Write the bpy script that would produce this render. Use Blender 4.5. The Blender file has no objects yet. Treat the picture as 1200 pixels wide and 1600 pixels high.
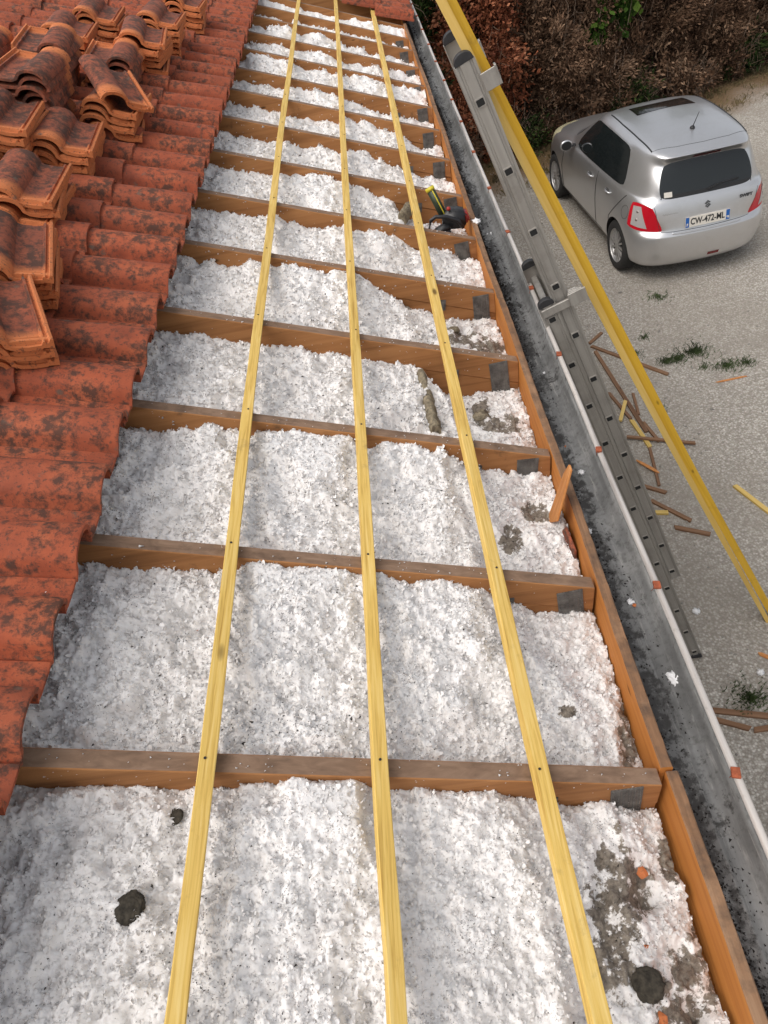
import bpy, bmesh, math, random
import numpy as np
from mathutils import Vector, Matrix
from mathutils.bvhtree import BVHTree
R = math.radians
rng = np.random.default_rng(7); random.seed(7)
scn = bpy.context.scene
col = scn.collection

# ------------------------------------------------------------------ camera
F, CX, CY = 1105.0, 600.0, 800.0            # focal length and centre in photo pixels (1200 x 1600)
HC = 4.8                                    # eye height above the yard
def cam_axes(vx=506, vy=-325, dx=840):
    v = np.array([vx-CX, vy-CY, F]); v /= np.linalg.norm(v)
    yd = -((dx-CX)*v[0]+F*v[2])/v[1]
    d = np.array([dx-CX, yd, F]); up = -d/np.linalg.norm(d)
    x = np.cross(v, up); x = x if x[0] > 0 else -x
    return np.array([x, v, up])
AX = cam_axes()
CAM = np.array([0, 0, HC])
cam_d = bpy.data.cameras.new('camera'); cam = bpy.data.objects.new('camera', cam_d); col.objects.link(cam)
cam_d.sensor_fit = 'VERTICAL'; cam_d.sensor_height = 24; cam_d.lens = 24*F/1600
cam_d.clip_start = 0.02; cam_d.clip_end = 500
c0, c1, c2 = AX[:, 0], -AX[:, 1], -AX[:, 2]
cam.matrix_world = Matrix(((c0[0], c1[0], c2[0], 0), (c0[1], c1[1], c2[1], 0), (c0[2], c1[2], c2[2], HC), (0, 0, 0, 1)))
scn.camera = cam

# ------------------------------------------------------------------ world, sun, exposure
w = bpy.data.worlds.new('World'); scn.world = w; w.use_nodes = True
nt = w.node_tree; bg = nt.nodes['Background']
sky = nt.nodes.new('ShaderNodeTexSky'); sky.sky_type = 'NISHITA'; sky.sun_disc = False
SUN_EL, SUN_AZ = R(56), R(238)               # azimuth: clockwise from +Y
sky.sun_elevation = SUN_EL; sky.sun_rotation = SUN_AZ
sky.dust_density = 4.0; sky.ozone_density = 1.0; sky.air_density = 1.0
hs = nt.nodes.new('ShaderNodeHueSaturation'); hs.inputs['Saturation'].default_value = 0.25
nt.links.new(sky.outputs[0], hs.inputs['Color']); nt.links.new(hs.outputs[0], bg.inputs[0])
bg.inputs[1].default_value = 0.14
sl = bpy.data.lights.new('sun', 'SUN'); sl.energy = 0.85; sl.angle = R(60); sl.color = (1, .92, .83)
so = bpy.data.objects.new('sun', sl); col.objects.link(so)
sd = Vector((math.sin(SUN_AZ)*math.cos(SUN_EL), math.cos(SUN_AZ)*math.cos(SUN_EL), math.sin(SUN_EL)))
so.rotation_euler = sd.to_track_quat('Z', 'Y').to_euler(); so.location = sd*40
vs = scn.view_settings; vs.view_transform = 'Standard'; vs.look = 'None'; vs.exposure = 0.42; vs.gamma = 1.0
vs.use_curve_mapping = False
scn.cycles.max_bounces = 5; scn.cycles.diffuse_bounces = 3; scn.cycles.glossy_bounces = 3

# ------------------------------------------------------------------ pixel -> place helpers
SL = R(20.2); T = math.tan(SL); CS, SN = math.cos(SL), math.sin(SL)
ROOF0 = HC-1.617                            # rafter-top plane: z = ROOF0 - T*x
def ray(p): return AX @ np.array([p[0]-CX, p[1]-CY, F])
def on_roof(p, n=0.0):
    r = ray(p); k = -(1.617-n/CS)/(r[2]+T*r[0]); return CAM+r*k
def on_z(p, z): r = ray(p); return CAM+r*((z-HC)/r[2])
def on_x(p, x): r = ray(p); return CAM+r*(x/r[0])
def on_y(p, y): r = ray(p); return CAM+r*(y/r[1])
def roof_pt(a, y, n):                       # slope distance, along eave, height above rafter tops
    return np.array([a*CS+n*SN, y, ROOF0-a*SN+n*CS])
ROOF_M = Matrix(((CS, 0, SN, 0), (0, 1, 0, 0), (-SN, 0, CS, ROOF0), (0, 0, 0, 1)))
def to_roof(P):                             # world -> (a, y, n)
    q = ROOF_M.inverted() @ Vector(P); return np.array(q)

# ------------------------------------------------------------------ materials
def mat(name):
    m = bpy.data.materials.new(name); m.use_nodes = True
    return m, m.node_tree, m.node_tree.nodes['Principled BSDF']
def N(t, typ, **kw):
    n = t.nodes.new(typ)
    for k, v in kw.items():
        if k in n.inputs: n.inputs[k].default_value = v
        else: setattr(n, k, v)
    return n
def L(t, a, b): t.links.new(a, b)
def ramp(t, fac, stops):
    r = N(t, 'ShaderNodeValToRGB'); e = r.color_ramp.elements
    while len(e) > 1: e.remove(e[-1])
    e[0].position = stops[0][0]; e[0].color = (*stops[0][1], 1)
    for p, c in stops[1:]:
        q = e.new(p); q.color = (*c, 1)
    L(t, fac, r.inputs[0]); return r.outputs[0]
def g3(v): return (v, v, v)
def mixc(t, fac, a, b, mode='MIX'):
    m = N(t, 'ShaderNodeMix', data_type='RGBA', blend_type=mode)
    for s, v in ((m.inputs[0], fac), (m.inputs[6], a), (m.inputs[7], b)):
        if isinstance(v, (int, float)): s.default_value = v
        elif isinstance(v, tuple): s.default_value = (*v, 1)
        else: L(t, v, s)
    return m.outputs[2]
def math_n(t, op, a, b=None, c=None, clamp=False):
    m = N(t, 'ShaderNodeMath', operation=op); m.use_clamp = clamp
    for i, v in enumerate((a, b, c)):
        if v is None: continue
        if isinstance(v, (int, float)): m.inputs[i].default_value = v
        else: L(t, v, m.inputs[i])
    return m.outputs[0]
def coords(t, scale=(1, 1, 1), rand=True, world=False):
    if world:
        src = N(t, 'ShaderNodeNewGeometry').outputs['Position']
    else:
        src = N(t, 'ShaderNodeTexCoord').outputs['Object']
    mp = N(t, 'ShaderNodeMapping'); mp.inputs['Scale'].default_value = scale
    L(t, src, mp.inputs[0])
    if rand and not world:
        oi = N(t, 'ShaderNodeObjectInfo')
        v = N(t, 'ShaderNodeVectorMath', operation='SCALE'); v.inputs[0].default_value = (37, 23, 51)
        L(t, oi.outputs['Random'], v.inputs[3]); L(t, v.outputs[0], mp.inputs['Location'])
    return mp.outputs[0]
def noise(t, vec, scale, detail=4, rough=.55, dist=0):
    n = N(t, 'ShaderNodeTexNoise', Scale=scale, Detail=detail, Roughness=rough, Distortion=dist)
    L(t, vec, n.inputs['Vector']); return n.outputs['Fac']
def bump(t, b, h, strength=.3, dist=.01):
    n = N(t, 'ShaderNodeBump', Strength=strength, Distance=dist)
    L(t, h, n.inputs['Height']); L(t, n.outputs[0], b.inputs['Normal'])
def simple(name, c, rough=.5, metal=0, var=.0, scale=20):
    m, t, b = mat(name)
    b.inputs['Roughness'].default_value = rough; b.inputs['Metallic'].default_value = metal
    if var:
        f = noise(t, coords(t), scale, 5)
        L(t, ramp(t, f, [(.3, tuple(x*(1-var) for x in c)), (.7, tuple(min(1, x*(1+var)) for x in c))]), b.inputs['Base Color'])
        bump(t, b, f, .1, .004)
    else: b.inputs['Base Color'].default_value = (*c, 1)
    return m
def wood(name, dark, mid, light, axis=1, grain=30, knots=True, rough=.75, dirt=0.0, dirtc=(.05, .035, .025), world=False, kr=(.035, .085), dscale=6):
    m, t, b = mat(name)
    sc = [grain]*3; sc[axis] = grain*.035
    v = coords(t, tuple(sc), world=world)
    f = noise(t, v, 1.0, 6, .62, .6)
    v2 = coords(t, (1, 1, 1), world=world)
    big = noise(t, v2, 2.5, 3)
    c = ramp(t, f, [(.28, dark), (.5, mid), (.72, light)])
    c = mixc(t, math_n(t, 'MULTIPLY', big, .5), c, mid)
    h = f
    if knots:
        sk = [9]*3; sk[axis] = 3.2
        vo = N(t, 'ShaderNodeTexVoronoi', Scale=1.0); L(t, coords(t, tuple(sk), world=world), vo.inputs['Vector'])
        k = ramp(t, vo.outputs['Distance'], [(kr[0], g3(.9)), (kr[1], g3(0))])
        c = mixc(t, k, c, tuple(x*.35 for x in dark))
    if dirt:
        d = noise(t, v2, dscale, 8, .7)
        c = mixc(t, ramp(t, d, [(.62-dirt*.3, g3(0)), (.75, g3(.85))]), c, dirtc)
    L(t, c, b.inputs['Base Color']); b.inputs['Roughness'].default_value = rough
    b.inputs['Specular IOR Level'].default_value = .25
    bump(t, b, h, .25, .003)
    return m
M = {}
M['rafter'] = wood('rafter_wood', (.18, .076, .028), (.35, .158, .058), (.45, .22, .088), axis=0, grain=26, dirt=.05)
M['rafter_top'] = wood('rafter_weathered', (.12, .075, .05), (.23, .145, .095), (.33, .22, .15), axis=0, grain=40, knots=False, dirt=.1)
M['fascia'] = wood('fascia_wood', (.33, .115, .026), (.50, .19, .042), (.58, .25, .065), axis=1, grain=24)
M['fascia_top'] = wood('fascia_weathered', (.09, .05, .03), (.24, .13, .07), (.40, .25, .15), axis=1, grain=30, knots=False, dirt=.6, dirtc=(.06, .048, .04), dscale=17)
M['batten'] = wood('batten_yellow', (.36, .19, .035), (.70, .47, .125), (.82, .63, .27), axis=1, grain=120, rough=.6, kr=(.055, .12), dirt=.06, dirtc=(.34, .22, .08))
M['plank_pale'] = wood('plank_pale', (.54, .33, .07), (.72, .48, .13), (.80, .58, .22), axis=2, grain=30, rough=.6)
M['plank'] = wood('plank_yellow', (.52, .30, .03), (.68, .42, .04), (.75, .50, .09), axis=2, grain=40, rough=.6, knots=True, dirt=.10, dirtc=(.33, .21, .05))
M['offcut_brown'] = wood('offcut_brown', (.10, .05, .028), (.21, .115, .065), (.30, .175, .10), axis=0, grain=30, dirt=.1)
M['offcut_yellow'] = wood('offcut_yellow', (.42, .27, .07), (.60, .42, .13), (.68, .51, .22), axis=0, grain=40)
M['splinter'] = wood('splinter_orange', (.38, .14, .04), (.52, .22, .07), (.62, .30, .12), axis=2, grain=40, knots=False)
M['plate'] = None
def m_plate():
    m, t, b = mat('nail_plate_steel')
    v = coords(t, (1, 1, 1), rand=False)
    br = N(t, 'ShaderNodeTexVoronoi', Scale=110); L(t, v, br.inputs['Vector']); br.inputs['Randomness'].default_value = .2
    f = noise(t, coords(t), 30, 5)
    c = ramp(t, f, [(.3, (.07, .065, .06)), (.6, (.155, .15, .14)), (.8, (.21, .20, .18))])
    k = ramp(t, br.outputs['Distance'], [(.18, g3(.75)), (.34, g3(0))])
    L(t, mixc(t, k, c, (.035, .03, .026)), b.inputs['Base Color'])
    b.inputs['Metallic'].default_value = .25; b.inputs['Roughness'].default_value = .6
    bump(t, b, br.outputs['Distance'], .6, .004)
    return m
M['plate'] = m_plate()
def m_tile(name, clean_head):
    m, t, b = mat(name)
    v = coords(t, (1, 1, 1))
    a = noise(t, v, 7, 5, .6); f = noise(t, v, 30, 8, .72); s = noise(t, v, 90, 6, .7)
    oi = N(t, 'ShaderNodeObjectInfo')
    c = ramp(t, a, [(.25, (.20, .048, .026)), (.5, (.40, .094, .042)), (.75, (.52, .150, .066))])
    c = mixc(t, math_n(t, 'MULTIPLY', oi.outputs['Random'], .4), c, (.29, .082, .042))
    # soot and lichen
    mx = math_n(t, 'ADD', math_n(t, 'MULTIPLY', a, .42), math_n(t, 'MULTIPLY', f, .72))
    k = ramp(t, mx, [(.55-.04*clean_head, g3(0)), (.655-.02*clean_head, g3(.85))])
    x = N(t, 'ShaderNodeSeparateXYZ'); L(t, N(t, 'ShaderNodeTexCoord').outputs['Object'], x.inputs[0])
    if clean_head:
        hd = N(t, 'ShaderNodeMapRange'); hd.inputs[1].default_value = .06; hd.inputs[2].default_value = .1
        L(t, x.outputs[0], hd.inputs[0])
        k = math_n(t, 'MULTIPLY', k, hd.outputs[0])
        lp = N(t, 'ShaderNodeMapRange'); lp.inputs[1].default_value = -.002; lp.inputs[2].default_value = .012; L(t, x.outputs[1], lp.inputs[0])
        k = math_n(t, 'MULTIPLY', k, lp.outputs[0])
        c = mixc(t, math_n(t, 'MULTIPLY', hd.outputs[0], lp.outputs[0]), (.56, .18, .065), mixc(t, .35, c, (.20, .085, .055)))
    c = mixc(t, k, c, (.05, .033, .026))
    sp = ramp(t, s, [(.555, g3(0)), (.64, g3(.75))])
    c = mixc(t, sp, c, (.07, .045, .035))
    vo = N(t, 'ShaderNodeTexVoronoi', Scale=13); L(t, v, vo.inputs['Vector'])
    lk = ramp(t, vo.outputs['Distance'], [(.10, g3(.75)), (.19, g3(0))])
    c = mixc(t, math_n(t, 'MULTIPLY', lk, ramp(t, f, [(.45, g3(0)), (.55, g3(1))])), c, (.135, .10, .075))
    L(t, c, b.inputs['Base Color']); b.inputs['Roughness'].default_value = .78
    b.inputs['Specular IOR Level'].default_value = .3
    bump(t, b, math_n(t, 'ADD', f, s), .35, .004)
    return m
M['tile'] = m_tile('clay_tile', False); M['tile_loose'] = m_tile('clay_tile_loose', True)
def m_wool():
    m, t, b = mat('loose_wool')
    v = coords(t, (1, 1, 1), world=True)
    a = noise(t, v, 9, 6, .65); f = noise(t, v, 70, 6, .7); s = noise(t, v, 190, 3, .6)
    at = N(t, 'ShaderNodeAttribute', attribute_name='dirt').outputs['Fac']
    c = ramp(t, a, [(.26, (.66, .63, .61)), (.42, (.84, .815, .795)), (.7, (.90, .872, .852))])
    c = mixc(t, ramp(t, f, [(.60, g3(0)), (.78, g3(.5))]), c, (.42, .37, .33))
    c = mixc(t, ramp(t, math_n(t, 'MULTIPLY', s, math_n(t, 'ADD', a, .5)), [(.66, g3(0)), (.74, g3(.8))]), c, (.06, .045, .04))
    dd = math_n(t, 'ADD', at, math_n(t, 'MULTIPLY', math_n(t, 'SUBTRACT', f, .5), .9))
    dd = math_n(t, 'ADD', dd, math_n(t, 'MULTIPLY', math_n(t, 'SUBTRACT', noise(t, v, 22, 5, .6), .5), 1.9))
    brown = ramp(t, f, [(.35, (.06, .045, .033)), (.55, (.22, .185, .145)), (.75, (.32, .28, .23))])
    c = mixc(t, ramp(t, dd, [(.55, g3(0)), (.68, g3(.95))]), c, brown)
    L(t, c, b.inputs['Base Color']); b.inputs['Roughness'].default_value = 1
    b.inputs['Specular IOR Level'].default_value = .05
    b.inputs['Subsurface Weight'].default_value = .55; b.inputs['Subsurface Radius'].default_value = (1, .96, .92); b.inputs['Subsurface Scale'].default_value = .010
    bump(t, b, math_n(t, 'ADD', f, math_n(t, 'MULTIPLY', s, .7)), .25, .006)
    return m
M['wool'] = m_wool()
M['wool_clean'] = simple('wool_clean', (.84, .83, .83), 1, 0, .06, 60)
M['rockwool'] = simple('rockwool_grey_brown', (.21, .175, .12), 1, 0, .6, 60)
M['moss'] = simple('dark_moss', (.045, .038, .028), 1, 0, .6, 80)
M['soot'] = simple('dark_debris', (.035, .029, .026), .95, 0, .5, 60)
def m_zinc():
    m, t, b = mat('zinc_gutter')
    v = coords(t, (1, 1, 1), world=True)
    a = noise(t, v, 3, 6, .65); f = noise(t, v, 40, 8, .7)
    vs_ = noise(t, coords(t, (30, 1.2, 30), world=True), 1, 5, .6)
    c = ramp(t, a, [(.3, (.095, .093, .09)), (.55, (.20, .20, .196)), (.75, (.33, .325, .315))])
    c = mixc(t, ramp(t, vs_, [(.5, g3(0)), (.7, g3(.4))]), c, (.38, .38, .375))
    c = mixc(t, ramp(t, f, [(.50, g3(0)), (.66, g3(.7))]), c, (.10, .097, .09))
    c = mixc(t, ramp(t, noise(t, coords(t, (60, 6, 60), world=True), 1, 6, .75), [(.55, g3(0)), (.70, g3(.6))]), c, (.44, .425, .40))
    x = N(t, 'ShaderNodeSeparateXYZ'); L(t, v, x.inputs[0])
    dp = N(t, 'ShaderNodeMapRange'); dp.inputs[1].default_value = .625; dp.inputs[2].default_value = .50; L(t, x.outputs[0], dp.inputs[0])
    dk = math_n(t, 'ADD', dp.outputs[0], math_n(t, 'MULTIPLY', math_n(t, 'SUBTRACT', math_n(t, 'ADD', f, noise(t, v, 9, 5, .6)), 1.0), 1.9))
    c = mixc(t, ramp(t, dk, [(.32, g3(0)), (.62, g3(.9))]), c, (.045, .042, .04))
    L(t, c, b.inputs['Base Color']); b.inputs['Metallic'].default_value = .12
    L(t, ramp(t, f, [(.3, g3(.5)), (.7, g3(.75))]), b.inputs['Roughness'])
    bump(t, b, f, .15, .003)
    return m
M['zinc'] = m_zinc()
def m_bead():
    m, t, b = mat('gutter_lip_chalky')
    v = coords(t, (1, 1, 1), world=True)
    f = noise(t, v, 22, 7, .7); a = noise(t, coords(t, (40, 2, 40), world=True), 1, 4)
    c = ramp(t, a, [(.3, (.34, .30, .275)), (.5, (.52, .485, .455)), (.75, (.64, .58, .53))])
    c = mixc(t, ramp(t, f, [(.58, g3(0)), (.72, g3(.6))]), c, (.25, .22, .2))
    L(t, c, b.inputs['Base Color']); b.inputs['Metallic'].default_value = .1; b.inputs['Roughness'].default_value = .38
    return m
M['bead'] = m_bead()
M['rust'] = simple('rusty_clip', (.30, .075, .03), .85, 0, .4, 60)
def m_alu():
    m, t, b = mat('ladder_aluminium')
    v = coords(t, (40, 40, 1.2)); f = noise(t, v, 1, 5, .6); a = noise(t, coords(t), 5, 6, .7)
    c = ramp(t, f, [(.3, (.33, .31, .285)), (.7, (.44, .42, .385))])
    c = mixc(t, ramp(t, a, [(.5, g3(0)), (.75, g3(.45))]), c, (.17, .15, .13))
    L(t, c, b.inputs['Base Color']); b.inputs['Metallic'].default_value = .6
    b.inputs['Roughness'].default_value = .5
    bump(t, b, f, .1, .002)
    return m
M['alu'] = m_alu()
M['black'] = simple('black_rubber', (.022, .022, .024), .6, 0, .3, 40)
M['cavity'] = simple('dark_socket', (.012, .012, .012), .8)
def m_ground():
    m, t, b = mat('gravel_yard')
    v = coords(t, (1, 1, 1), world=True)
    a = noise(t, v, .7, 6, .6, .3); f = noise(t, v, 26, 8, .75); s = noise(t, v, 9, 6, .7)
    vo = N(t, 'ShaderNodeTexVoronoi', Scale=55); L(t, v, vo.inputs['Vector'])
    vo2 = N(t, 'ShaderNodeTexVoronoi', Scale=120); L(t, v, vo2.inputs['Vector'])
    st = N(t, 'ShaderNodeSeparateColor'); L(t, vo.outputs['Color'], st.inputs[0])
    c = ramp(t, st.outputs[0], [(.0, (.33, .30, .26)), (.4, (.46, .425, .375)), (.75, (.56, .525, .47)), (1, (.69, .65, .595))])
    c = mixc(t, ramp(t, vo.outputs['Distance'], [(.3, g3(0)), (.75, g3(.75))]), c, (.28, .245, .205))
    c = mixc(t, ramp(t, a, [(.40, g3(.0)), (.66, g3(.62))]), c, (.31, .275, .23))
    c = mixc(t, ramp(t, s, [(.58, g3(0)), (.74, g3(.6))]), c, (.42, .39, .345))
    # leaf litter and thin grass along the hedge foot: distance from hedge line
    x = N(t, 'ShaderNodeSeparateXYZ'); L(t, v, x.inputs[0])
    d = math_n(t, 'SUBTRACT', x.outputs[1], math_n(t, 'ADD', math_n(t, 'MULTIPLY', x.outputs[0], .42), 9.9))
    d = math_n(t, 'ADD', d, math_n(t, 'MULTIPLY', math_n(t, 'SUBTRACT', a, .5), 2.4))
    d = math_n(t, 'ADD', d, math_n(t, 'MULTIPLY', math_n(t, 'SUBTRACT', f, .5), 1.2))
    lit = ramp(t, f, [(.3, (.08, .05, .027)), (.5, (.21, .13, .07)), (.7, (.32, .215, .125))])
    dm = N(t, 'ShaderNodeMapRange'); dm.inputs[1].default_value = .1; dm.inputs[2].default_value = 1.3; L(t, d, dm.inputs[0])
    c = mixc(t, dm.outputs[0], c, lit)
    gm = N(t, 'ShaderNodeMapRange'); gm.inputs[1].default_value = 1.0; gm.inputs[2].default_value = 2.0; L(t, d, gm.inputs[0])
    c = mixc(t, math_n(t, 'MULTIPLY', gm.outputs[0], .6), c, (.055, .05, .018))
    L(t, c, b.inputs['Base Color']); b.inputs['Roughness'].default_value = .95
    b.inputs['Specular IOR Level'].default_value = .2
    h = math_n(t, 'ADD', math_n(t, 'SUBTRACT', 1.0, vo.outputs['Distance']), math_n(t, 'MULTIPLY', vo2.outputs['Distance'], -.5))
    bump(t, b, math_n(t, 'ADD', h, f), .7, .02)
    return m
M['ground'] = m_ground()
M['plaster'] = simple('wall_plaster', (.55, .50, .42), .9, 0, .1, 12)
M['ceiling'] = simple('ceiling_board', (.28, .24, .2), .9, 0, .2, 12)

# ------------------------------------------------------------------ mesh helpers
def new_obj(name, me, parent=None, mw=None):
    o = bpy.data.objects.new(name, me); col.objects.link(o)
    if parent is not None: o.parent = parent
    if mw is not None: o.matrix_local = mw
    return o
def tag(o, label=None, cat=None, group=None, kind=None):
    if label: o['label'] = label
    if cat: o['category'] = cat
    if group: o['group'] = group
    if kind: o['kind'] = kind
    return o
def empty(name, loc=(0, 0, 0), mw=None, parent=None):
    o = bpy.data.objects.new(name, None); col.objects.link(o); o.empty_display_size = .1
    if parent is not None: o.parent = parent
    if mw is not None: o.matrix_local = mw
    else: o.location = loc
    return o
def np_mesh(name, verts, faces, mats=(), smooth=False, mi=None):
    me = bpy.data.meshes.new(name); me.from_pydata([tuple(map(float, v)) for v in verts], [], [tuple(map(int, f)) for f in faces])
    for m in mats: me.materials.append(m)
    if mi is not None: me.polygons.foreach_set('material_index', np.array(mi, dtype=np.int32))
    if smooth: me.polygons.foreach_set('use_smooth', np.ones(len(me.polygons), dtype=bool))
    me.update(); return me
def fast_mesh(name, verts, tris, mats=(), smooth=False):
    """big triangle/quad mesh from arrays"""
    verts = np.asarray(verts, dtype=np.float32); tris = np.asarray(tris, dtype=np.int32)
    k = tris.shape[1]; me = bpy.data.meshes.new(name)
    me.vertices.add(len(verts)); me.vertices.foreach_set('co', verts.ravel())
    me.loops.add(tris.size); me.loops.foreach_set('vertex_index', tris.ravel())
    me.polygons.add(len(tris)); me.polygons.foreach_set('loop_start', np.arange(0, tris.size, k, dtype=np.int32))
    me.polygons.foreach_set('loop_total', np.full(len(tris), k, dtype=np.int32))
    for m in mats: me.materials.append(m)
    if smooth: me.polygons.foreach_set('use_smooth', np.ones(len(tris), dtype=bool))
    me.update(calc_edges=True); me.validate(); return me
def bm_mesh(name, bm, mats=(), smooth=False):
    bmesh.ops.recalc_face_normals(bm, faces=bm.faces)
    me = bpy.data.meshes.new(name); bm.to_mesh(me); bm.free()
    for m in mats: me.materials.append(m)
    if smooth: me.polygons.foreach_set('use_smooth', np.ones(len(me.polygons), dtype=bool))
    me.update(); return me
def box(bm, x0, x1, y0, y1, z0, z1, mw=None, mi=0):
    vs = [bm.verts.new((x, y, z)) for z in (z0, z1) for y in (y0, y1) for x in (x0, x1)]
    fs = [(0, 2, 3, 1), (4, 5, 7, 6), (0, 1, 5, 4), (2, 6, 7, 3), (0, 4, 6, 2), (1, 3, 7, 5)]
    out = []
    for f in fs:
        q = bm.faces.new([vs[i] for i in f]); q.material_index = mi; out.append(q)
    if mw is not None: bmesh.ops.transform(bm, matrix=mw, verts=vs)
    return vs, out
def box_mesh(name, dims, mats, bev=0.0, top_mi=None):
    """dims = x0,x1,y0,y1,z0,z1"""
    bm = bmesh.new(); vs, fs = box(bm, *dims)
    if top_mi is not None: fs[1].material_index = top_mi
    if bev: bmesh.ops.bevel(bm, geom=list(bm.edges), offset=bev, segments=1, affect='EDGES')
    return bm_mesh(name, bm, mats)
def tube(bm, pts, r, seg=8, mi=0, cap=True):
    pts = [Vector(p) for p in pts]; rings = []
    rs = r if isinstance(r, (list, tuple)) else [r]*len(pts)
    for i, p in enumerate(pts):
        d = (pts[min(i+1, len(pts)-1)]-pts[max(i-1, 0)]).normalized()
        a = d.orthogonal() if abs(d.z) > .95 else d.cross(Vector((0, 0, 1)))
        a.normalize(); b = d.cross(a)
        rings.append([bm.verts.new(p+(a*math.cos(2*math.pi*k/seg)+b*math.sin(2*math.pi*k/seg))*rs[i]) for k in range(seg)])
    for i in range(len(rings)-1):
        for k in range(seg):
            f = bm.faces.new((rings[i][k], rings[i][(k+1) % seg], rings[i+1][(k+1) % seg], rings[i+1][k])); f.material_index = mi; f.smooth = True
    if cap:
        for rr in (rings[0], rings[-1]):
            f = bm.faces.new(rr); f.material_index = mi
def prism(bm, poly, y0, y1, mi=0, axis='Y'):
    """poly in the (x,z) plane, extruded along y"""
    A = [bm.verts.new((x, y0, z)) for x, z in poly]; B = [bm.verts.new((x, y1, z)) for x, z in poly]
    n = len(poly); fs = []
    fs.append(bm.faces.new(A)); fs.append(bm.faces.new(B[::-1]))
    for i in range(n): fs.append(bm.faces.new((A[i], B[i], B[(i+1) % n], A[(i+1) % n])))
    for f in fs: f.material_index = mi
    return fs
def smooth_noise(shape, cell, r):
    """value noise on a grid, cell in samples"""
    h, wd = shape
    gy, gx = int(h/cell)+3, int(wd/cell)+3
    g = r.random((gy, gx))
    y = np.arange(h)/cell; x = np.arange(wd)/cell
    iy = y.astype(int); ix = x.astype(int); fy = y-iy; fx = x-ix
    fy = fy*fy*(3-2*fy); fx = fx*fx*(3-2*fx)
    a = g[iy][:, ix]; b_ = g[iy][:, ix+1]; c = g[iy+1][:, ix]; d = g[iy+1][:, ix+1]
    return (a*(1-fx)+b_*fx)*(1-fy)[:, None]+(c*(1-fx)+d*fx)*fy[:, None]-.5

# ------------------------------------------------------------------ ground
bm = bmesh.new()
bmesh.ops.create_grid(bm, x_segments=40, y_segments=40, size=150)
tag(new_obj('ground', bm_mesh('ground', bm, [M['ground']])), kind='structure')

# ------------------------------------------------------------------ house
house = tag(empty('house', (0, 0, 0)), 'low house with its tiled roof half stripped back to the rafters along the eave', 'house')
XF = .452                                   # inner face of the fascia board
YR = [.735, 1.345, 1.95, 2.562, 3.152, 3.725, 4.305, 4.895, 5.475, 6.0, 6.56, 7.1, 7.70, 8.17, 8.70, 9.3]   # far face of each rafter
RT = .046
new_obj('wall', box_mesh('wall', (.02, .26, -3, 16, -.05, ROOF0-T*.45-.44), [M['plaster']]), house)
new_obj('ceiling', box_mesh('ceiling', (-6, .02, -3, 16, ROOF0-T*.45-.46, ROOF0-T*.45-.43), [M['ceiling']]), house)
new_obj('soffit', box_mesh('soffit', (.26, .478, -3, 16, ROOF0-T*.45-.26, ROOF0-T*.45-.245), [M['fascia']]), house)

def rafter_mesh():
    bm = bmesh.new(); x0 = -4.4; d = .108
    prism(bm, [(x0, -T*x0), (-2, T*2), (-.6, T*.6), (XF-.003, -T*XF), (XF-.003, -T*XF-d), (-.6, T*.6-d), (-2, T*2-d), (x0, -T*x0-d)], -RT, 0)
    prism(bm, [(-.09, T*.09-d-.003), (XF-.003, -T*XF-d-.003), (XF-.003, -T*XF-d-.13), (-.16, -T*XF-d-.13), (-.16, T*.02-d-.06)], -RT+.004, -.003)
    bmesh.ops.recalc_face_normals(bm, faces=bm.faces)
    for f in bm.faces:
        if f.normal.z > .8 and f.calc_center_median().z > -T*f.calc_center_median().x-.02: f.material_index = 1
    bmesh.ops.bevel(bm, geom=[e for e in bm.edges if e.calc_length() > .2], offset=.0025, segments=1, affect='EDGES')
    return bm_mesh('rafter', bm, [M['rafter'], M['rafter_top']])
raf_me = rafter_mesh()
def plate_mesh(name, w_, h_):
    bm = bmesh.new(); box(bm, 0, w_, -.0025, .001, -h_, 0)
    nx, nz = int(w_/.012), int(h_/.014)
    for i in range(nx):
        for j in range(nz):
            x = (i+.5)*w_/nx; z = -(j+.5)*h_/nz
            box(bm, x-.002, x+.002, -.0042, -.002, z-.0045, z+.0045)
    return bm_mesh(name, bm, [M['plate']])
pl_big = plate_mesh('nail_plate', .078, .155); pl_small = plate_mesh('nail_plate_small', .032, .055)
for k, y in enumerate(YR):
    o = new_obj('rafter', raf_me, house)
    o.location = (random.uniform(-.002, .002), y, ROOF0+random.uniform(-.003, .001)); o.rotation_euler = (0, 0, R(random.uniform(-.15, .15)))
    if k < 14:
        dx = random.uniform(-.012, .012)
        p = new_obj('nail_plate', pl_big, o); p.location = (.335+dx, -RT-.001, -T*.36-.024+random.uniform(-.01, .006)); p.rotation_euler = (0, R(random.uniform(-6, 4)), 0)
        p = new_obj('nail_plate', pl_small, o); p.location = (.175+dx, -RT-.001, -T*.18-.085); p.rotation_euler = (0, R(8), 0)

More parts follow.
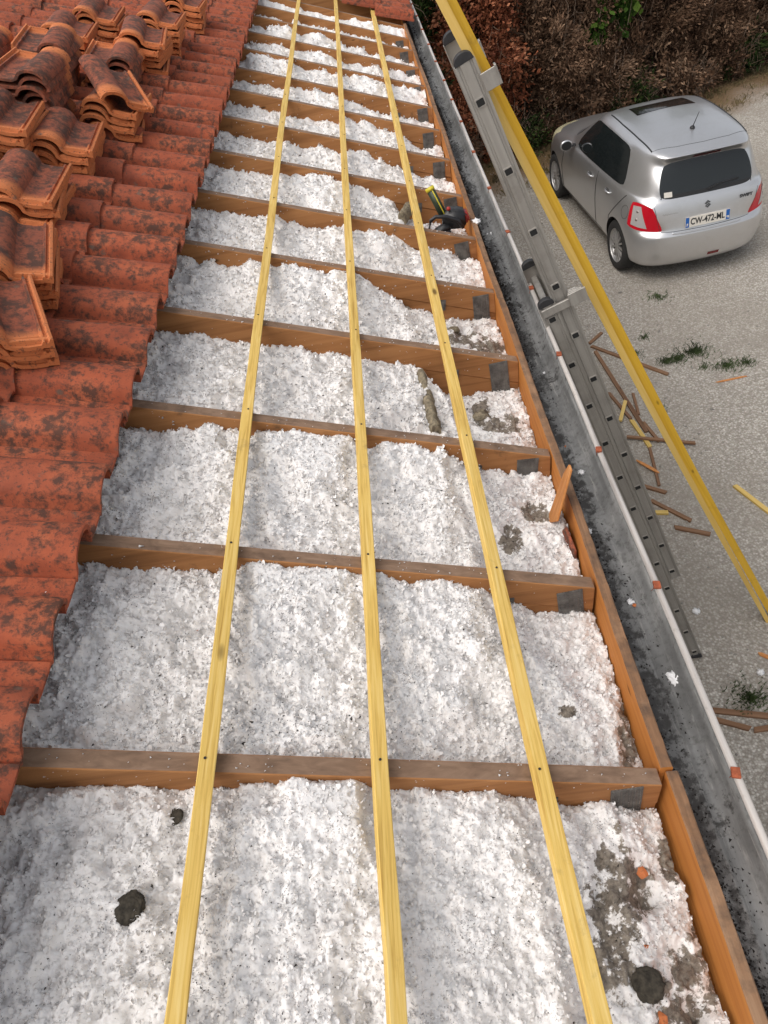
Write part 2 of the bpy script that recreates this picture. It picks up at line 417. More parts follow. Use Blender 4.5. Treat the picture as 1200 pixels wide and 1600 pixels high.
# fascia: two boards butted, nearer one sits a touch lower and further out
def fascia(y0, y1, dx, dz):
    n = max(2, int((y1-y0)/.035)); ys = np.linspace(y0, y1, n+1); bm = bmesh.new()
    zt = ROOF0-T*XF+.018+dz; prev = None
    for i, y in enumerate(ys):
        b_ = .004*math.sin(y*1.3)+.002*math.sin(y*5); e = random.uniform(-.0016, .0012)+(random.uniform(-.006, -.002) if random.random() < .10 else 0); e2 = random.uniform(-.003, .001)
        pts = [(XF+dx+b_, zt-.215), (XF+dx+b_, zt-.003+e), (XF+dx+b_+.003, zt+e), (XF+dx+b_+.028+e2, zt-.003+e+e2), (XF+dx+b_+.031+e2*.5, zt-.009), (XF+dx+b_+.030, zt-.215)]
        ring = [bm.verts.new((p[0], y-y0, p[1])) for p in pts]
        if prev:
            for j in range(6):
                f = bm.faces.new((prev[j], prev[(j+1) % 6], ring[(j+1) % 6], ring[j]))
                if j in (1, 2, 3): f.material_index = 1
        else: bm.faces.new(ring)
        prev = ring
    bm.faces.new(prev[::-1])
    o = new_obj('fascia_board', bm_mesh('fascia_board', bm, [M['fascia'], M['fascia_top']]), house); o.location = (0, y0, 0)
fascia(.725, 4.31, 0, 0); fascia(4.316, 9.4, .002, -.003); fascia(-1.2, .72, .012, -.012)

# roof battens, yellow
def batten(xc, y0, y1, wob, wid=.0365, th=.026):
    bm = bmesh.new(); n = int((y1-y0)/.12); prev = None
    ph = random.random()*6
    for i in range(n+1):
        y = y0+(y1-y0)*i/n
        o = wob(y); tw = .0012*math.sin(y*3+ph)
        hw = wid/2*(1+.03*math.sin(y*7+ph)+.02*math.sin(y*17))
        a = xc/CS+o
        pts = [(-hw, 0), (hw, 0), (hw, th-.002), (hw-.002, th+tw), (-hw+.002, th-tw), (-hw, th-.002)]
        ring = [bm.verts.new((a+p[0], y-y0, p[1]+.001)) for p in pts]
        if prev:
            for j in range(6): bm.faces.new((prev[j], prev[(j+1) % 6], ring[(j+1) % 6], ring[j]))
        else: bm.faces.new(ring)
        prev = ring
    bm.faces.new(prev[::-1])
    ob = new_obj('roof_batten', bm_mesh('roof_batten', bm, [M['batten']]), house)
    ob.matrix_local = ROOF_M @ Matrix.Translation((0, y0, 0))
    # nail heads over rafters
    nb = bmesh.new()
    bmesh.ops.create_cone(nb, segments=8, radius1=.0034, radius2=.003, depth=.0024, cap_ends=True)
    nme = nail_me[0] if nail_me else bm_mesh('nail', nb, [M['soot']])
    if not nail_me: nail_me.append(nme)
    for k, y in enumerate(YR):
        if y0 < y-.03 < y1 and k < 9:
            q = new_obj('nail', nme, ob); q.location = (xc/CS+wob(y)+random.uniform(-.006, .006), y-.022+random.uniform(-.008, .008)-y0, th+.002)
    return ob
nail_me = []
kink = lambda y: .007*math.exp(-((y-.28)/.22)**2)+.003*math.sin(y*1.1)
batten(-.573, -.4, 9.05, lambda y: .004*math.sin(y*.8+1)+.0025*math.sin(y*2.3))
batten(-.213, -.4, 9.25, kink, wid=.0345)
batten(.150, -.4, 9.15, lambda y: .012*math.exp(-(y/.5)**2)-.004*math.sin(y*.5), wid=.039)

# ------------------------------------------------------------------ clay tiles
TW, TL = .235, .405
def tile_profile(loose=False):
    if loose:
        q = [(-.018, .002), (-.016, .018), (-.008, .020), (-.003, .006), (.004, .006), (.007, .013), (.013, .013), (.017, .001), (.05, -.002), (.092, .001), (.104, .006)]
        for k in range(1, 10):
            a = math.pi*(1-k/10); q.append((.176+.068*math.cos(a), .006+.046*math.sin(a)**.9))
        q.append((.246, .004)); return q
    p = [(-.016, .001), (-.012, .014), (-.003, .014), (.004, .001), (.05, -.001), (.080, 0), (.090, -.011), (.098, .004)]
    for k in range(1, 10):
        a = math.pi*(1-k/10); p.append((.170+.071*math.cos(a),   .005+.058*math.sin(a)**.8))
    p.append((.241, .004)); return p
def tile_mesh(rims):
    prof = tile_profile(rims); n = len(prof); i0 = n-11; bm = bmesh.new()
    xs = [0, .010, .013, .024, .028, .036, .040, .046, .25, TL-.008, TL] if rims else [0, .2, TL-.008, TL]
    top, bot = [], []
    for x in xs:
        lift = (.013 if .011 < x < .026 else .009 if .035 < x < .042 else 0) if rims else 0
        drop = -.003 if x > TL-.004 else 0
        top.append([bm.verts.new((x, y, max(z, lift+.001 if (lift and y < .1) else z+lift*.25)+drop)) for y, z in prof])
        b_ = []
        for i, (y, z) in enumerate(prof):
            if i >= i0 and i < n-1:
                yc = .176 if rims else .170; dy, dz = y-yc, z-.005; s = .83
                b_.append((yc+dy*s, .005+dz*s-.006))
            elif i == n-1: b_.append((.228, -.002))
            else: b_.append((y, min(z, .004)-.013))
        bot.append([bm.verts.new((x, y, z)) for y, z in b_])
    for G, fl in ((top, False), (bot, True)):
        for i in range(len(xs)-1):
            for j in range(n-1):
                q = (G[i][j], G[i+1][j], G[i+1][j+1], G[i][j+1]); f = bm.faces.new(q[::-1] if fl else q); f.smooth = True
    for i in range(len(xs)-1):
        bm.faces.new((top[i][0], bot[i][0], bot[i+1][0], top[i+1][0])); bm.faces.new((top[i][-1], top[i+1][-1], bot[i+1][-1], bot[i][-1]))
    for j in range(n-1):
        bm.faces.new((top[0][j], top[0][j+1], bot[0][j+1], bot[0][j])); bm.faces.new((top[-1][j+1], top[-1][j], bot[-1][j], bot[-1][j+1]))
    return bm
tile_me = bm_mesh('tile', tile_mesh(False), [M['tile']]); tile_me.set_sharp_from_angle(angle=R(42))
# part: the roof covering = underlay sheet that carries every laid tile
roof_cover = new_obj('tile_roof', box_mesh('tile_roof', (-4.5, -1.10, 0, 16, .001, .004), [M['soot']]), house)
RC_M = ROOF_M @ Matrix.Translation((0, -2, 0)); roof_cover.matrix_local = RC_M
RC_INV = RC_M.inverted()
A0 = -.905/CS; GAUGE = .345
def tile_matrix(j, k, a0=A0, y0=1.285, jit=True):
    """course j up the slope, tile k along the eave; nose at a0-j*GAUGE"""
    yb = y0-TW+k*TW; s = (lambda v: random.uniform(-v, v)) if jit else (lambda v: 0)
    m = Matrix.Translation((a0-j*GAUGE-TL+s(.004), yb+.006+s(.003), .040+s(.0015)))
    return m @ Matrix.Rotation(R(-3.0+s(.6)), 4, 'Y') @ Matrix.Rotation(R(s(.6)), 4, 'Z') @ Matrix.Translation((0, 0, 0))
laid = []
for j in range(6):
    kmin = -5 if j == 0 else int(-3+j*2.2); kmax = 35 if j == 0 else 33-j*1
    for k in range(kmin, kmax): laid.append(ROOF_M @ tile_matrix(j, k))
# intact roofing at the far end, down to the gutter
ys0 = 1.285+33*TW
for j, (a_n, k0, k1) in enumerate([(.545/CS, 0, 5), (.545/CS-GAUGE, 1, 6), (.545/CS-2*GAUGE, 3, 7), (.545/CS-3*GAUGE, 4, 7)]):
    for k in range(k0, k1): laid.append(ROOF_M @ tile_matrix(0, k, a0=a_n, y0=ys0-.10))
for mtx in laid:
    o = new_obj('tile', tile_me, roof_cover); o.matrix_local = RC_INV @ mtx
# the rest of the slope, past what can be told apart
tv = np.array([v.co[:] for v in tile_me.vertices]); tf = [tuple(p.vertices) for p in tile_me.polygons]
tv4 = np.c_[tv, np.ones(len(tv))]
V, Fq, base = [], [], 0
rest = [tile_matrix(j, k) for j in range(6) for k in range(34, 55) if k >= (35 if j == 0 else 33-j)]+[tile_matrix(j, k) for j in range(6, 10) for k in range(-6, 55)]+[tile_matrix(j, k) for j in range(1, 6) for k in range(-6, int(-3+j*2.2))]
rest += [tile_matrix(0, k, a0=.545/CS-j*GAUGE, y0=ys0-.10) for j in range(5) for k in range((5, 6, 7, 7, 5)[j], 24)]
for mtx in rest:
    V.append((np.array(RC_INV @ ROOF_M @ mtx) @ tv4.T).T[:, :3]); Fq.append(np.array(tf)+base); base += len(tv)
o = new_obj('tile_field', fast_mesh('tile_field', np.concatenate(V), np.concatenate(Fq), [M['tile']], True), roof_cover); o['kind'] = 'stuff'

# ------------------------------------------------------------------ gutter (part of the house)
GY = np.linspace(-1.2, 12, 45)
def gut_off(y): return (-.0028*y+.0015*math.sin(y*2.1)+.001*math.sin(y*5.7), .004*y)      # it falls gently towards the near end
GZ = HC-1.885
gprof = [(.487, GZ+.075), (.490, GZ-.05), (.500, GZ-.078), (.530, GZ-.088), (.572, GZ-.088), (.582, GZ-.078), (.588, GZ-.078), (.596, GZ-.087), (.626, GZ-.078), (.648, GZ-.045), (.655, GZ-.004)]
lip = [(.658+.0105*math.cos(a)+.003, GZ+.004+.0105*math.sin(a)) for a in np.linspace(math.pi, -math.pi*.75, 10)]
def sweep(prof, ys, back=None):
    bm = bmesh.new(); prev = None
    for y in ys:
        ox, oz = gut_off(y)
        ring = [bm.verts.new((x+ox*(1 if x > .56 else 0), y, z+oz)) for x, z in prof]
        if prev:
            for j in range(len(prof)-1):
                f = bm.faces.new((prev[j], ring[j], ring[j+1], prev[j+1])); f.smooth = True
        prev = ring
    return bm
def inner(prof, th):  return [(x, z-th) for x, z in prof]
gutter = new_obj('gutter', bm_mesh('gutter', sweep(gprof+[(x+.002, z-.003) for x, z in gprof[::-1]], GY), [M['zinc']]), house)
gutter['label'] = 'grey zinc gutter lined with dark moss and grit'
new_obj('gutter_lip', bm_mesh('gutter_lip', sweep(lip, GY), [M['bead']]), gutter)
bm = bmesh.new()
tube(bm, [(.648, 0, GZ-.015), (.652, 0, GZ+.008), (.659, 0, GZ+.021), (.669, 0, GZ+.019)], .0012, 6)
box(bm, .646, .668, -.014, .014, GZ+.013, GZ+.0215)
bmesh.ops.bevel(bm, geom=list(bm.edges), offset=.001, segments=1, affect='EDGES')
clip_me = bm_mesh('gutter_clip', bm, [M['rust'], M['soot']])
clip_me.transform(Matrix.Translation((-.656, 0, -GZ-.017)))
CLIP_Y = [.12, .73, 1.335, 1.985, 2.63, 3.22, 3.86, 4.48, 5.11, 5.74, 6.27, 6.80]+[7.4+.61*k for k in range(7)]
for k, y in enumerate(CLIP_Y):
    ox, oz = gut_off(y)
    o = new_obj('gutter_clip', clip_me, gutter); o.location = (.656+ox, y, GZ+.017+oz)
    o.rotation_euler = (0, R(random.uniform(-4, 10)), R(random.uniform(-14, 14)))

# ------------------------------------------------------------------ loose-fill wool between the rafters
EDGE = [
 [(20,1232),(100,1232),(250,1233),(370,1234),(400,1226),(500,1219),(560,1220),(575,1235),(610,1242),(680,1242),(740,1238),(830,1247),(890,1262),(940,1252),(985,1268),(1030,1262)],
 [(121,885),(207,890),(315,900),(380,897),(401,887),(458,882),(501,887),(544,895),(595,901),(645,915),(695,912),(745,924),(788,940),(838,962),(888,958),(931,962)],
 [(200,670),(279,679),(365,677),(387,686),(423,672),(473,663),(516,668),(544,682),(573,700),(616,700),(652,693),(695,707),(724,727),(767,736),(817,747),(860,747)],
 [(245,518),(337,533),(433,545),(491,551),(540,559),(578,565),(627,573),(662,578),(676,632),(723,623),(772,616),(801,611)],
 [(283,410),(337,418),(385,422),(399,416),(472,417),(511,428),(540,429),(559,432),(588,454),(622,469),(646,487),(694,500),(738,505),(772,503)],
 [(320,329),(370,338),(420,347),(460,353),(493,363),(520,360),(553,363),(580,360),(603,367),(627,380),(647,395),(670,392),(703,397),(720,408)],
 [(327,260),(370,268),(420,277),(453,278),(487,272),(520,280),(553,293),(580,303),(603,312),(618,322),(632,347),(720,362)],
 [(343,208),(387,217),(430,223),(463,233),(500,232),(530,242),(570,240),(597,252),(617,265),(643,277),(687,280)],
 [(370,166),(440,181),(460,188),(487,188),(507,192),(553,193),(573,195),(597,205),(613,212),(640,223),(653,235),(683,233)],
 [(370,130),(440,142),(457,139),(490,141),(510,147),(545,160),(565,166),(582,177),(605,182)],
 [(377,102),(387,90),(407,87),(445,92),(475,109),(510,114),(525,120),(545,122),(562,116),(577,120),(587,130),(620,136),(655,142)],
 [(387,71),(410,71),(427,71),(452,80),(487,81),(512,90),(545,100),(560,100),(570,107),(595,112),(622,115)],
 [(395,47),(415,51),(425,41),(450,41),(470,59),(497,50),(512,60),(535,72),(577,86)],
 [(402,26),(457,37),(495,46),(507,47),(570,62)],
 [(430,7),(452,12),(490,22),(517,27),(555,32)]]
wool_r = np.random.default_rng(11)
VV, FF, DD, base = [], [], [], 0
fields = []
BROWN = [(975,1390,40,55),(955,1440,30,120),(1050,1340,18,35),(1090,1520,40,60),(1010,1540,30,26),(840,800,26,12),(800,840,16,20),(985,1130,16,60),(885,1110,14,10),(785,662,36,12),(752,640,12,16),(728,528,36,9),(755,538,20,9),(690,470,10,18),(790,850,14,14),(1060,1590,30,20),(775,545,12,10),(640,460,10,20),(830,1225,20,16)]
for b in range(len(YR)-1):
    y1 = YR[b]-RT; y0 = (YR[b-1] if b else -.35)
    res = .0042 if b < 2 else .0058 if b < 4 else .0085 if b < 8 else .012
    x0, x1 = -1.25, XF-.002
    nx, ny = int((x1-x0)/res), int((y1-y0)/res)
    X = np.linspace(x0, x1, nx); Y = np.linspace(y0, y1, ny)
    e = EDGE[min(b, len(EDGE)-1)]
    P = [on_y(p, y1) for p in e]
    ex = np.array([p[0] for p in P]); ed = np.array([ROOF0-T*p[0]-p[2] for p in P])
    dep = np.interp(X, ex, ed)
    ker = np.ones(max(1, int(.03/res))); ker /= ker.sum(); dep = np.convolve(np.pad(dep, len(ker), mode='edge'), ker, 'same')[len(ker):-len(ker)]
    t01 = ((Y-y0)/(y1-y0))[:, None]
    XW = X[None, :]+(1-t01)*.8*smooth_noise((ny, nx), .16/res, wool_r)
    D = np.interp(XW, X, dep)*(.12+.88*t01**1.5)+np.interp(X, [-1.25, -.4, .1, .45], [.10, .095, .12, .15])[None, :]*(.88-.88*t01**1.5)
    D = np.maximum(D, .03)
    z = ROOF0-T*X[None, :]-D
    z += (.045*smooth_noise((ny, nx), .19/res, wool_r)+.022*smooth_noise((ny, nx), .10/res, wool_r))*(1-.85*t01**5)+.016*smooth_noise((ny, nx), .06/res, wool_r)
    # fluffy lumps: warped spherical caps over billowed noise
    area = (x1-x0)*(y1-y0)
    lump = np.zeros_like(z)
    wx = .016*smooth_noise((ny, nx), .018/res, wool_r)+.008*smooth_noise((ny, nx), max(1.5, .007/res), wool_r)
    wy = .016*smooth_noise((ny, nx), .018/res, wool_r)+.008*smooth_noise((ny, nx), max(1.5, .007/res), wool_r)
    for rad, dens, amp in ((.040, 90, .45), (.019, 900, .6), (.0105, 3600 if b < 3 else 1500 if b < 6 else 500, .75)):
        if rad/res < 1.2: continue
        for _ in range(int(dens*area)):
            cx, cy = wool_r.uniform(x0, x1), wool_r.uniform(y0, y1); rr = rad*wool_r.uniform(.5, 1.3); r2 = rr*1.5
            i0, i1 = max(0, int((cx-r2-x0)/res)), min(nx, int((cx+r2-x0)/res)+2); j0, j1 = max(0, int((cy-r2-y0)/res)), min(ny, int((cy+r2-y0)/res)+2)
            if i1 <= i0 or j1 <= j0: continue
            el = wool_r.uniform(.5, 1.9)
            sx = X[None, i0:i1]-cx+wx[j0:j1, i0:i1]; sy = Y[j0:j1, None]-cy+wy[j0:j1, i0:i1]
            d2 = rr*rr-(sx**2*el+sy**2/el)
            cap = np.sqrt(np.maximum(d2, 0))*amp+(wool_r.uniform(-.3, .3)*rr)
            s_ = lump[j0:j1, i0:i1]; np.maximum(s_, np.where(d2 > 0, cap, -1), out=s_)
    for cell, amp in ((.10, .022), (.055, .020), (.026, .012), (.012, .006), (.0065, .003)):
        if cell/res > 1.25: lump += amp*(.5-2*np.abs(smooth_noise((ny, nx), cell/res, wool_r)))
    z = z+lump-.004+wool_r.normal(0, .0011, z.shape)
    z = np.minimum(z, ROOF0-T*X[None, :]-.012)
    XX = np.broadcast_to(X, z.shape)+wool_r.normal(0, res*.28, z.shape); YY = np.broadcast_to(Y[:, None], z.shape)+wool_r.normal(0, res*.28, z.shape)
    XX = np.clip(XX, x0, x1+.001); YY = np.clip(YY, y0-.001, y1+.002)
    # dirt where old mat and soot show, given as spots seen from the roof
    dirt = np.zeros_like(z)
    P3 = np.stack([XX, YY, z-HC], -1) @ AX
    u, v = CX+F*P3[..., 0]/P3[..., 2], CY+F*P3[..., 1]/P3[..., 2]
    for (px, py, ra, rb) in BROWN:
        dirt = np.maximum(dirt, 1.0-((u-px)/(ra*1.25))**2*.5-((v-py)/(rb*1.25))**2*.5)
    dirt = np.clip(dirt, 0, .75)
    z = z-.022*np.clip(dirt-.3, 0, 1)
    ids = np.arange(nx*ny).reshape(ny, nx)
    q = np.stack([ids[:-1, :-1], ids[:-1, 1:], ids[1:, 1:], ids[1:, :-1]], -1).reshape(-1, 4)
    VV.append(np.stack([XX, YY, z], -1).reshape(-1, 3)); FF.append(q+base); DD.append(dirt.ravel()); base += nx*ny
    fields.append((X, Y, z, dirt))
wme = fast_mesh('loose_insulation', np.concatenate(VV), np.concatenate(FF), [M['wool']], True)
at = wme.attributes.new('dirt', 'FLOAT', 'POINT'); at.data.foreach_set('value', np.concatenate(DD).astype(np.float32))
tag(new_obj('loose_insulation', wme), 'white blown loose-fill insulation lying between the roof rafters', 'insulation', kind='stuff')
def wool_z(x, y):
    for X, Y, z, d in fields:
        if Y[0] <= y <= Y[-1]:
            i = int(np.clip(np.searchsorted(X, x), 0, len(X)-1)); j = int(np.clip(np.searchsorted(Y, y), 0, len(Y)-1)); return z[j, i]
    return None
def on_wool(p, lift=0):
    r = ray(p)
    for s in np.linspace(1.2, 12, 6000)/np.linalg.norm(r):
        q = CAM+r*s; zz = wool_z(q[0], q[1])
        if zz is not None and q[2] <= zz+lift: return q
    return on_roof(p, -.1)
# torn tufts standing off the surface
ico = bmesh.new(); bmesh.ops.create_icosphere(ico, subdivisions=1, radius=1); ico.verts.ensure_lookup_table()
iv = np.array([v.co[:] for v in ico.verts]); it = np.array([[v.index for v in f.verts] for f in ico.faces]); ico.free()
V, Fq, base = [], [], 0
for b, (X, Y, z, dirt) in enumerate(fields[:14]):
    dens = (34000, 34000, 26000, 20000, 15000, 11000, 8000, 6500, 5000, 4000, 3200, 2600, 2000, 1500)[b]
    y_lo = .12 if b == 0 else Y[0]
    n = int(dens*1.6*(Y[-1]-y_lo)); jlo = int(np.searchsorted(Y, y_lo))
    ii = wool_r.integers(0, len(X), n); jj = wool_r.integers(jlo, len(Y), n)
    keep = dirt[jj, ii] < .30+.25*wool_r.random(n); ii, jj = ii[keep], jj[keep]; n = len(ii)
    s = wool_r.uniform(.0028, .0085, n)*(1+.11*b)*wool_r.choice([.7, 1, 1, 1.6], n)
    c = np.stack([X[ii], Y[jj], z[jj, ii]-.0008], -1)+wool_r.normal(0, .002, (n, 3))*[1, 1, .3]
    d = wool_r.normal(0, 1, (n, 3)); d[:, 2] = np.abs(d[:, 2])*.6+.12; d /= np.linalg.norm(d, axis=1)[:, None]
    sv = np.cross(d, wool_r.normal(0, 1, (n, 3))); sv /= np.linalg.norm(sv, axis=1)[:, None]; cu = np.cross(d, sv)
    S = s[:, None]; ww = S*wool_r.uniform(.25, .6, (n, 1)); k1 = wool_r.uniform(-.5, .5, (n, 1))*S
    v = np.stack([c-sv*ww*.6, c+sv*ww*.6, c+d*S*.5+sv*ww+cu*k1, c+d*S*.5-sv*ww+cu*k1*.6, c+d*S*.9+sv*ww*.4+cu*k1*.2, c+d*S*.85-sv*ww*.5-cu*k1*.4], 1)
    v[..., 0] = np.minimum(v[..., 0], XF-.001)
    fq = np.array([[0, 1, 2], [0, 2, 3], [3, 2, 4], [3, 4, 5]])
    V.append(v.reshape(-1, 3)); Fq.append((fq[None]+(np.arange(n)*6)[:, None, None]).reshape(-1, 3)+base); base += n*6
tag(new_obj('insulation_tufts', fast_mesh('insulation_tufts', np.concatenate(V), np.concatenate(Fq), [M['wool']], True)), 'small torn tufts of white insulation on the loose fill', 'insulation', kind='stuff')
# specks of grit, bark and mortar
V, Fq, base = [], [], 0
for b, (X, Y, z, dirt) in enumerate(fields[:10]):
    n = int((1500, 1500, 1200, 1000, 700, 500, 400, 300, 200, 150)[b])
    cl = wool_r.uniform(0, 1, (14, 2))
    for _ in range(n):
        c = cl[wool_r.integers(0, 14)]+wool_r.normal(0, .06, 2) if wool_r.random() < .6 else wool_r.uniform(0, 1, 2)
        i, j = int(np.clip(c[0], 0, .999)*len(X)), int(np.clip(c[1], 0, .999)*len(Y))
        s = wool_r.uniform(.0008, .0024)*(1+.12*b)*(1.8 if wool_r.random() < .05 else 1)
        t_ = np.array([[1, 0, 0], [-.3, .8, .1], [-.6, -.6, 0], [.1, .1, .8]])*wool_r.uniform(.5, 1.5, (4, 1))*[wool_r.uniform(.8, 1.6), 1, 1]
        a = wool_r.uniform(0, 6.28); rot = np.array([[math.cos(a), -math.sin(a), 0], [math.sin(a), math.cos(a), 0], [0, 0, 1]])
        V.append((t_*s) @ rot.T+[X[i], Y[j], z[j, i]+s*.9]); Fq.append(np.array([[0, 1, 2], [0, 3, 1], [1, 3, 2], [2, 3, 0]])+base); base += 4
tag(new_obj('grit', fast_mesh('grit', np.concatenate(V), np.concatenate(Fq), [M['soot']])), 'fine dark grit and bark scattered over the white insulation', 'grit', kind='stuff')
def lumpy(name, r0, seed, m, flat=.6, sub=3, amp=.35, fr=3.0, sm=True):
    rr = np.random.default_rng(seed); bm = bmesh.new(); bmesh.ops.create_icosphere(bm, subdivisions=sub, radius=1)
    from mathutils import noise as mn
    off = Vector(rr.uniform(-50, 50, 3))
    for v in bm.verts:
        d = v.co.normalized(); k = 1+amp*mn.noise(d*fr*.6+off)+amp*.8*mn.noise(d*fr*1.9+off)+amp*.5*mn.noise(d*fr*4.1+off)
        v.co = Vector((d.x*k*r0, d.y*k*r0, d.z*k*r0*flat))
    return bm_mesh(name, bm, [m], sm)
for px, rad, lab in [((205,1421), .030, 'round dark moss cushion lying alone on the insulation'), ((275,1277), .018, 'small dark moss lump half under a yellow batten'), ((1012,1540), .033, 'crumbled black moss heap in the corner beside the fascia board'), ((300,1290), 0, '')]:
    if rad == 0: continue
    q = on_wool(px); o = new_obj('moss_clump', lumpy('moss_clump', rad, int(px[0]), M['moss'], .36, 5, .11, 3.2)); o.location = q+np.array([0, 0, rad*.28]); tag(o, lab, 'moss', 'moss clumps on the insulation')
# torn edge of old mineral-wool mat
def wool_strip(p0, p1, wd, name, lab, hgt):
    a, c = on_roof(p0, -.082), on_roof(p1, -.082)
    d = c-a; n = 14; bm = bmesh.new(); prev = None; ln = np.linalg.norm(d[:2]); s = np.array([d[1], -d[0]])/ln
    for i in range(n+1):
        p = a+d*i/n; ring = []
        for k in range(10):
            an = 2*math.pi*k/10; r_ = (1+random.uniform(-.25, .25))
            ring.append(bm.verts.new((p[0]+s[0]*math.cos(an)*wd/2*r_, p[1]+s[1]*math.cos(an)*wd/2*r_, p[2]-hgt*.3+math.sin(an)*hgt*.5*r_)))
        if prev:
            for k in range(10): f = bm.faces.new((prev[k], prev[(k+1) % 10], ring[(k+1) % 10], ring[k])); f.smooth = True
        else: bm.faces.new(ring)
        prev = ring
    bm.faces.new(prev[::-1])
    tag(new_obj(name, bm_mesh(name, bm, [M['rockwool']])), lab, 'insulation')
wool_strip((681, 672), (658, 584), .048, 'mineral_wool_strip', 'torn brown edge of an old mineral wool mat running between two rafters', .10)
wool_strip((626, 338), (640, 318), .05, 'mineral_wool_strip', 'small torn brown mineral wool mat edge near the chainsaw', .08)
for px, r_, lab in [((752, 650), .032, 'brown mineral wool lump near the torn mat edge'), ((708, 517), .03, 'brown mineral wool lump in the bay above the torn mat edge')]:
    q = on_wool(px); o = new_obj('mineral_wool_lump', lumpy('mineral_wool_lump', r_, px[0], M['rockwool'], .5, 3, .4)); o.location = q; tag(o, lab, 'insulation', 'mineral wool lumps')

# dark moss and grit in the gutter channel
V, Fq, base = [], [], 0
tet = np.array([[1, 0, -.3], [-.5, .86, -.3], [-.5, -.86, -.3], [0, 0, .9], [.3, .2, .5]]); tetf = np.array([[0, 1, 3], [1, 2, 3], [2, 0, 4], [2, 4, 3], [0, 3, 4], [0, 2, 1]])
for _ in range(70000):
    y = .1+9.9*wool_r.random()**1.35
    dens = .5+.35*math.sin(y*2.3)+.3*math.sin(y*5.1+1)+.25*math.sin(y*13.7)+.2*math.sin(y*31)
    if wool_r.random() > .12+.75*dens: continue
    x = .494+abs(wool_r.normal(0, .024+.008*math.sin(y*4.3))) if wool_r.random() < .93 else wool_r.uniform(.50, .63)
    x = min(x, .625)
    ox, oz = gut_off(y); zf = np.interp(x, [q_[0] for q_ in gprof], [q_[1] for q_ in gprof])+oz
    s = (.0008+.0026*wool_r.random()**2.2)*(1+.16*y)*(1.9 if wool_r.random() < .02 else 1)
    a_ = wool_r.uniform(0, 6.28); ca, sa = math.cos(a_), math.sin(a_)
    v = tet*wool_r.uniform(.6, 1.6, (5, 1))*[1, 1.5, .9]*s
    v = np.stack([v[:, 0]*ca-v[:, 1]*sa, v[:, 0]*sa+v[:, 1]*ca, v[:, 2]], 1)+[x, y, zf+s*.3+max(0, .515-x)*.35*wool_r.random()]
    V.append(v); Fq.append(tetf+base); base += 5
tag(new_obj('gutter_debris', fast_mesh('gutter_debris', np.concatenate(V), np.concatenate(Fq), [M['soot']])), 'dark moss and grit lying in the zinc gutter', 'moss', kind='stuff')
for i, (px, r_, lab) in enumerate([((1057,1060), .022, 'white insulation tuft fallen onto the gutter rib'), ((850,583), .007, 'tiny white insulation tuft in the gutter moss near the ladder'), ((985,940), .010, 'white insulation tuft beside a red chip in the gutter'), ((908,738), .012, 'white insulation tuft in the gutter near the upright wedge'), ((920,830), .010, 'small white insulation tuft in the gutter moss by the fascia'), ((765,366), .016, 'white insulation tuft in the gutter next to the chainsaw')]):
    q = on_z(px, GZ-.072); o = new_obj('insulation_tuft', lumpy('insulation_tuft', r_, 40+i, M['wool_clean'], .55, 3, .7, 4)); o.location = q; tag(o, lab, 'insulation', 'insulation tufts fallen in the gutter')
q = on_roof((744, 346), .02); o = new_obj('insulation_tuft', lumpy('insulation_tuft', .022, 77, M['wool_clean'], .6, 3, .6, 4)); o.location = q; tag(o, 'white insulation tuft caught on the fascia board beside the chainsaw', 'insulation')
for px, lab in [((990, 945), 'red tile chip in the gutter beside a white tuft'), ((885, 697), 'flat red tile chip in the gutter moss')]:
    q = on_z(px, GZ-.078); o = new_obj('tile_chip', lumpy('tile_chip', .009, px[0], M['tile_loose'], .35, 1, .6, 3.0, False)); o.location = q; tag(o, lab, 'tile chip', 'tile chips')
for px, s in [((1003, 1361), .014), ((742, 830), .005), ((310, 985), .004), ((1030, 1590), .016), ((1010, 1478), .005)]:
    q = on_wool(px); o = new_obj('tile_chip', lumpy('tile_chip', s, px[0], M['tile_loose'], .3, 1, .9, 3.0, False)); o.location = q+np.array([0, 0, s*.3]); tag(o, 'orange tile chip lying on the white insulation', 'tile chip', 'orange tile chips on the insulation')
# splintered wedge and tile shard stuck by the fascia
def shard(name, pts, th, m, lab, cat):
    P = [Vector(p) for p in pts]; nrm = (P[1]-P[0]).cross(P[2]-P[0]).normalized()*th; bm = bmesh.new()
    A = [bm.verts.new(p) for p in P]; B = [bm.verts.new(p+nrm) for p in P]; n = len(P)
    bm.faces.new(A); bm.faces.new(B[::-1])
    for i in range(n): bm.faces.new((A[i], B[i], B[(i+1) % n], A[(i+1) % n]))
    bmesh.ops.bevel(bm, geom=list(bm.edges), offset=.002, segments=1, affect='EDGES')
    tag(new_obj(name, bm_mesh(name, bm, [m])), lab, cat)
shard('wood_wedge', [on_x((856, 818), .40), on_x((873, 815), .405), on_x((895, 735), .455), on_x((892, 726), .455), on_x((884, 740), .45)], .008, M['splinter'], 'split orange wood wedge leaning upright against the fascia board', 'wood scrap')
shard('tile_shard', [on_x((871, 838), .42), on_x((882, 824), .425), on_x((897, 862), .44), on_x((898, 893), .44), on_x((886, 890), .43)], .010, M['tile_loose'], 'bright orange broken tile shard standing between rafter and fascia', 'tile shard')

for i, px in enumerate([(70, 927), (235, 517), (79, 570), (143, 460), (293, 167), (180, 467), (216, 500)]):
    q = on_roof(px, .058); o = new_obj('insulation_fleck', lumpy('insulation_fleck', .007 if i < 2 else .0045, 140+i, M['wool_clean'], .5, 2, .7, 4)); o.location = q; tag(o, 'white insulation fleck lying on the laid clay tiles', 'insulation', 'white flecks on the laid tiles')

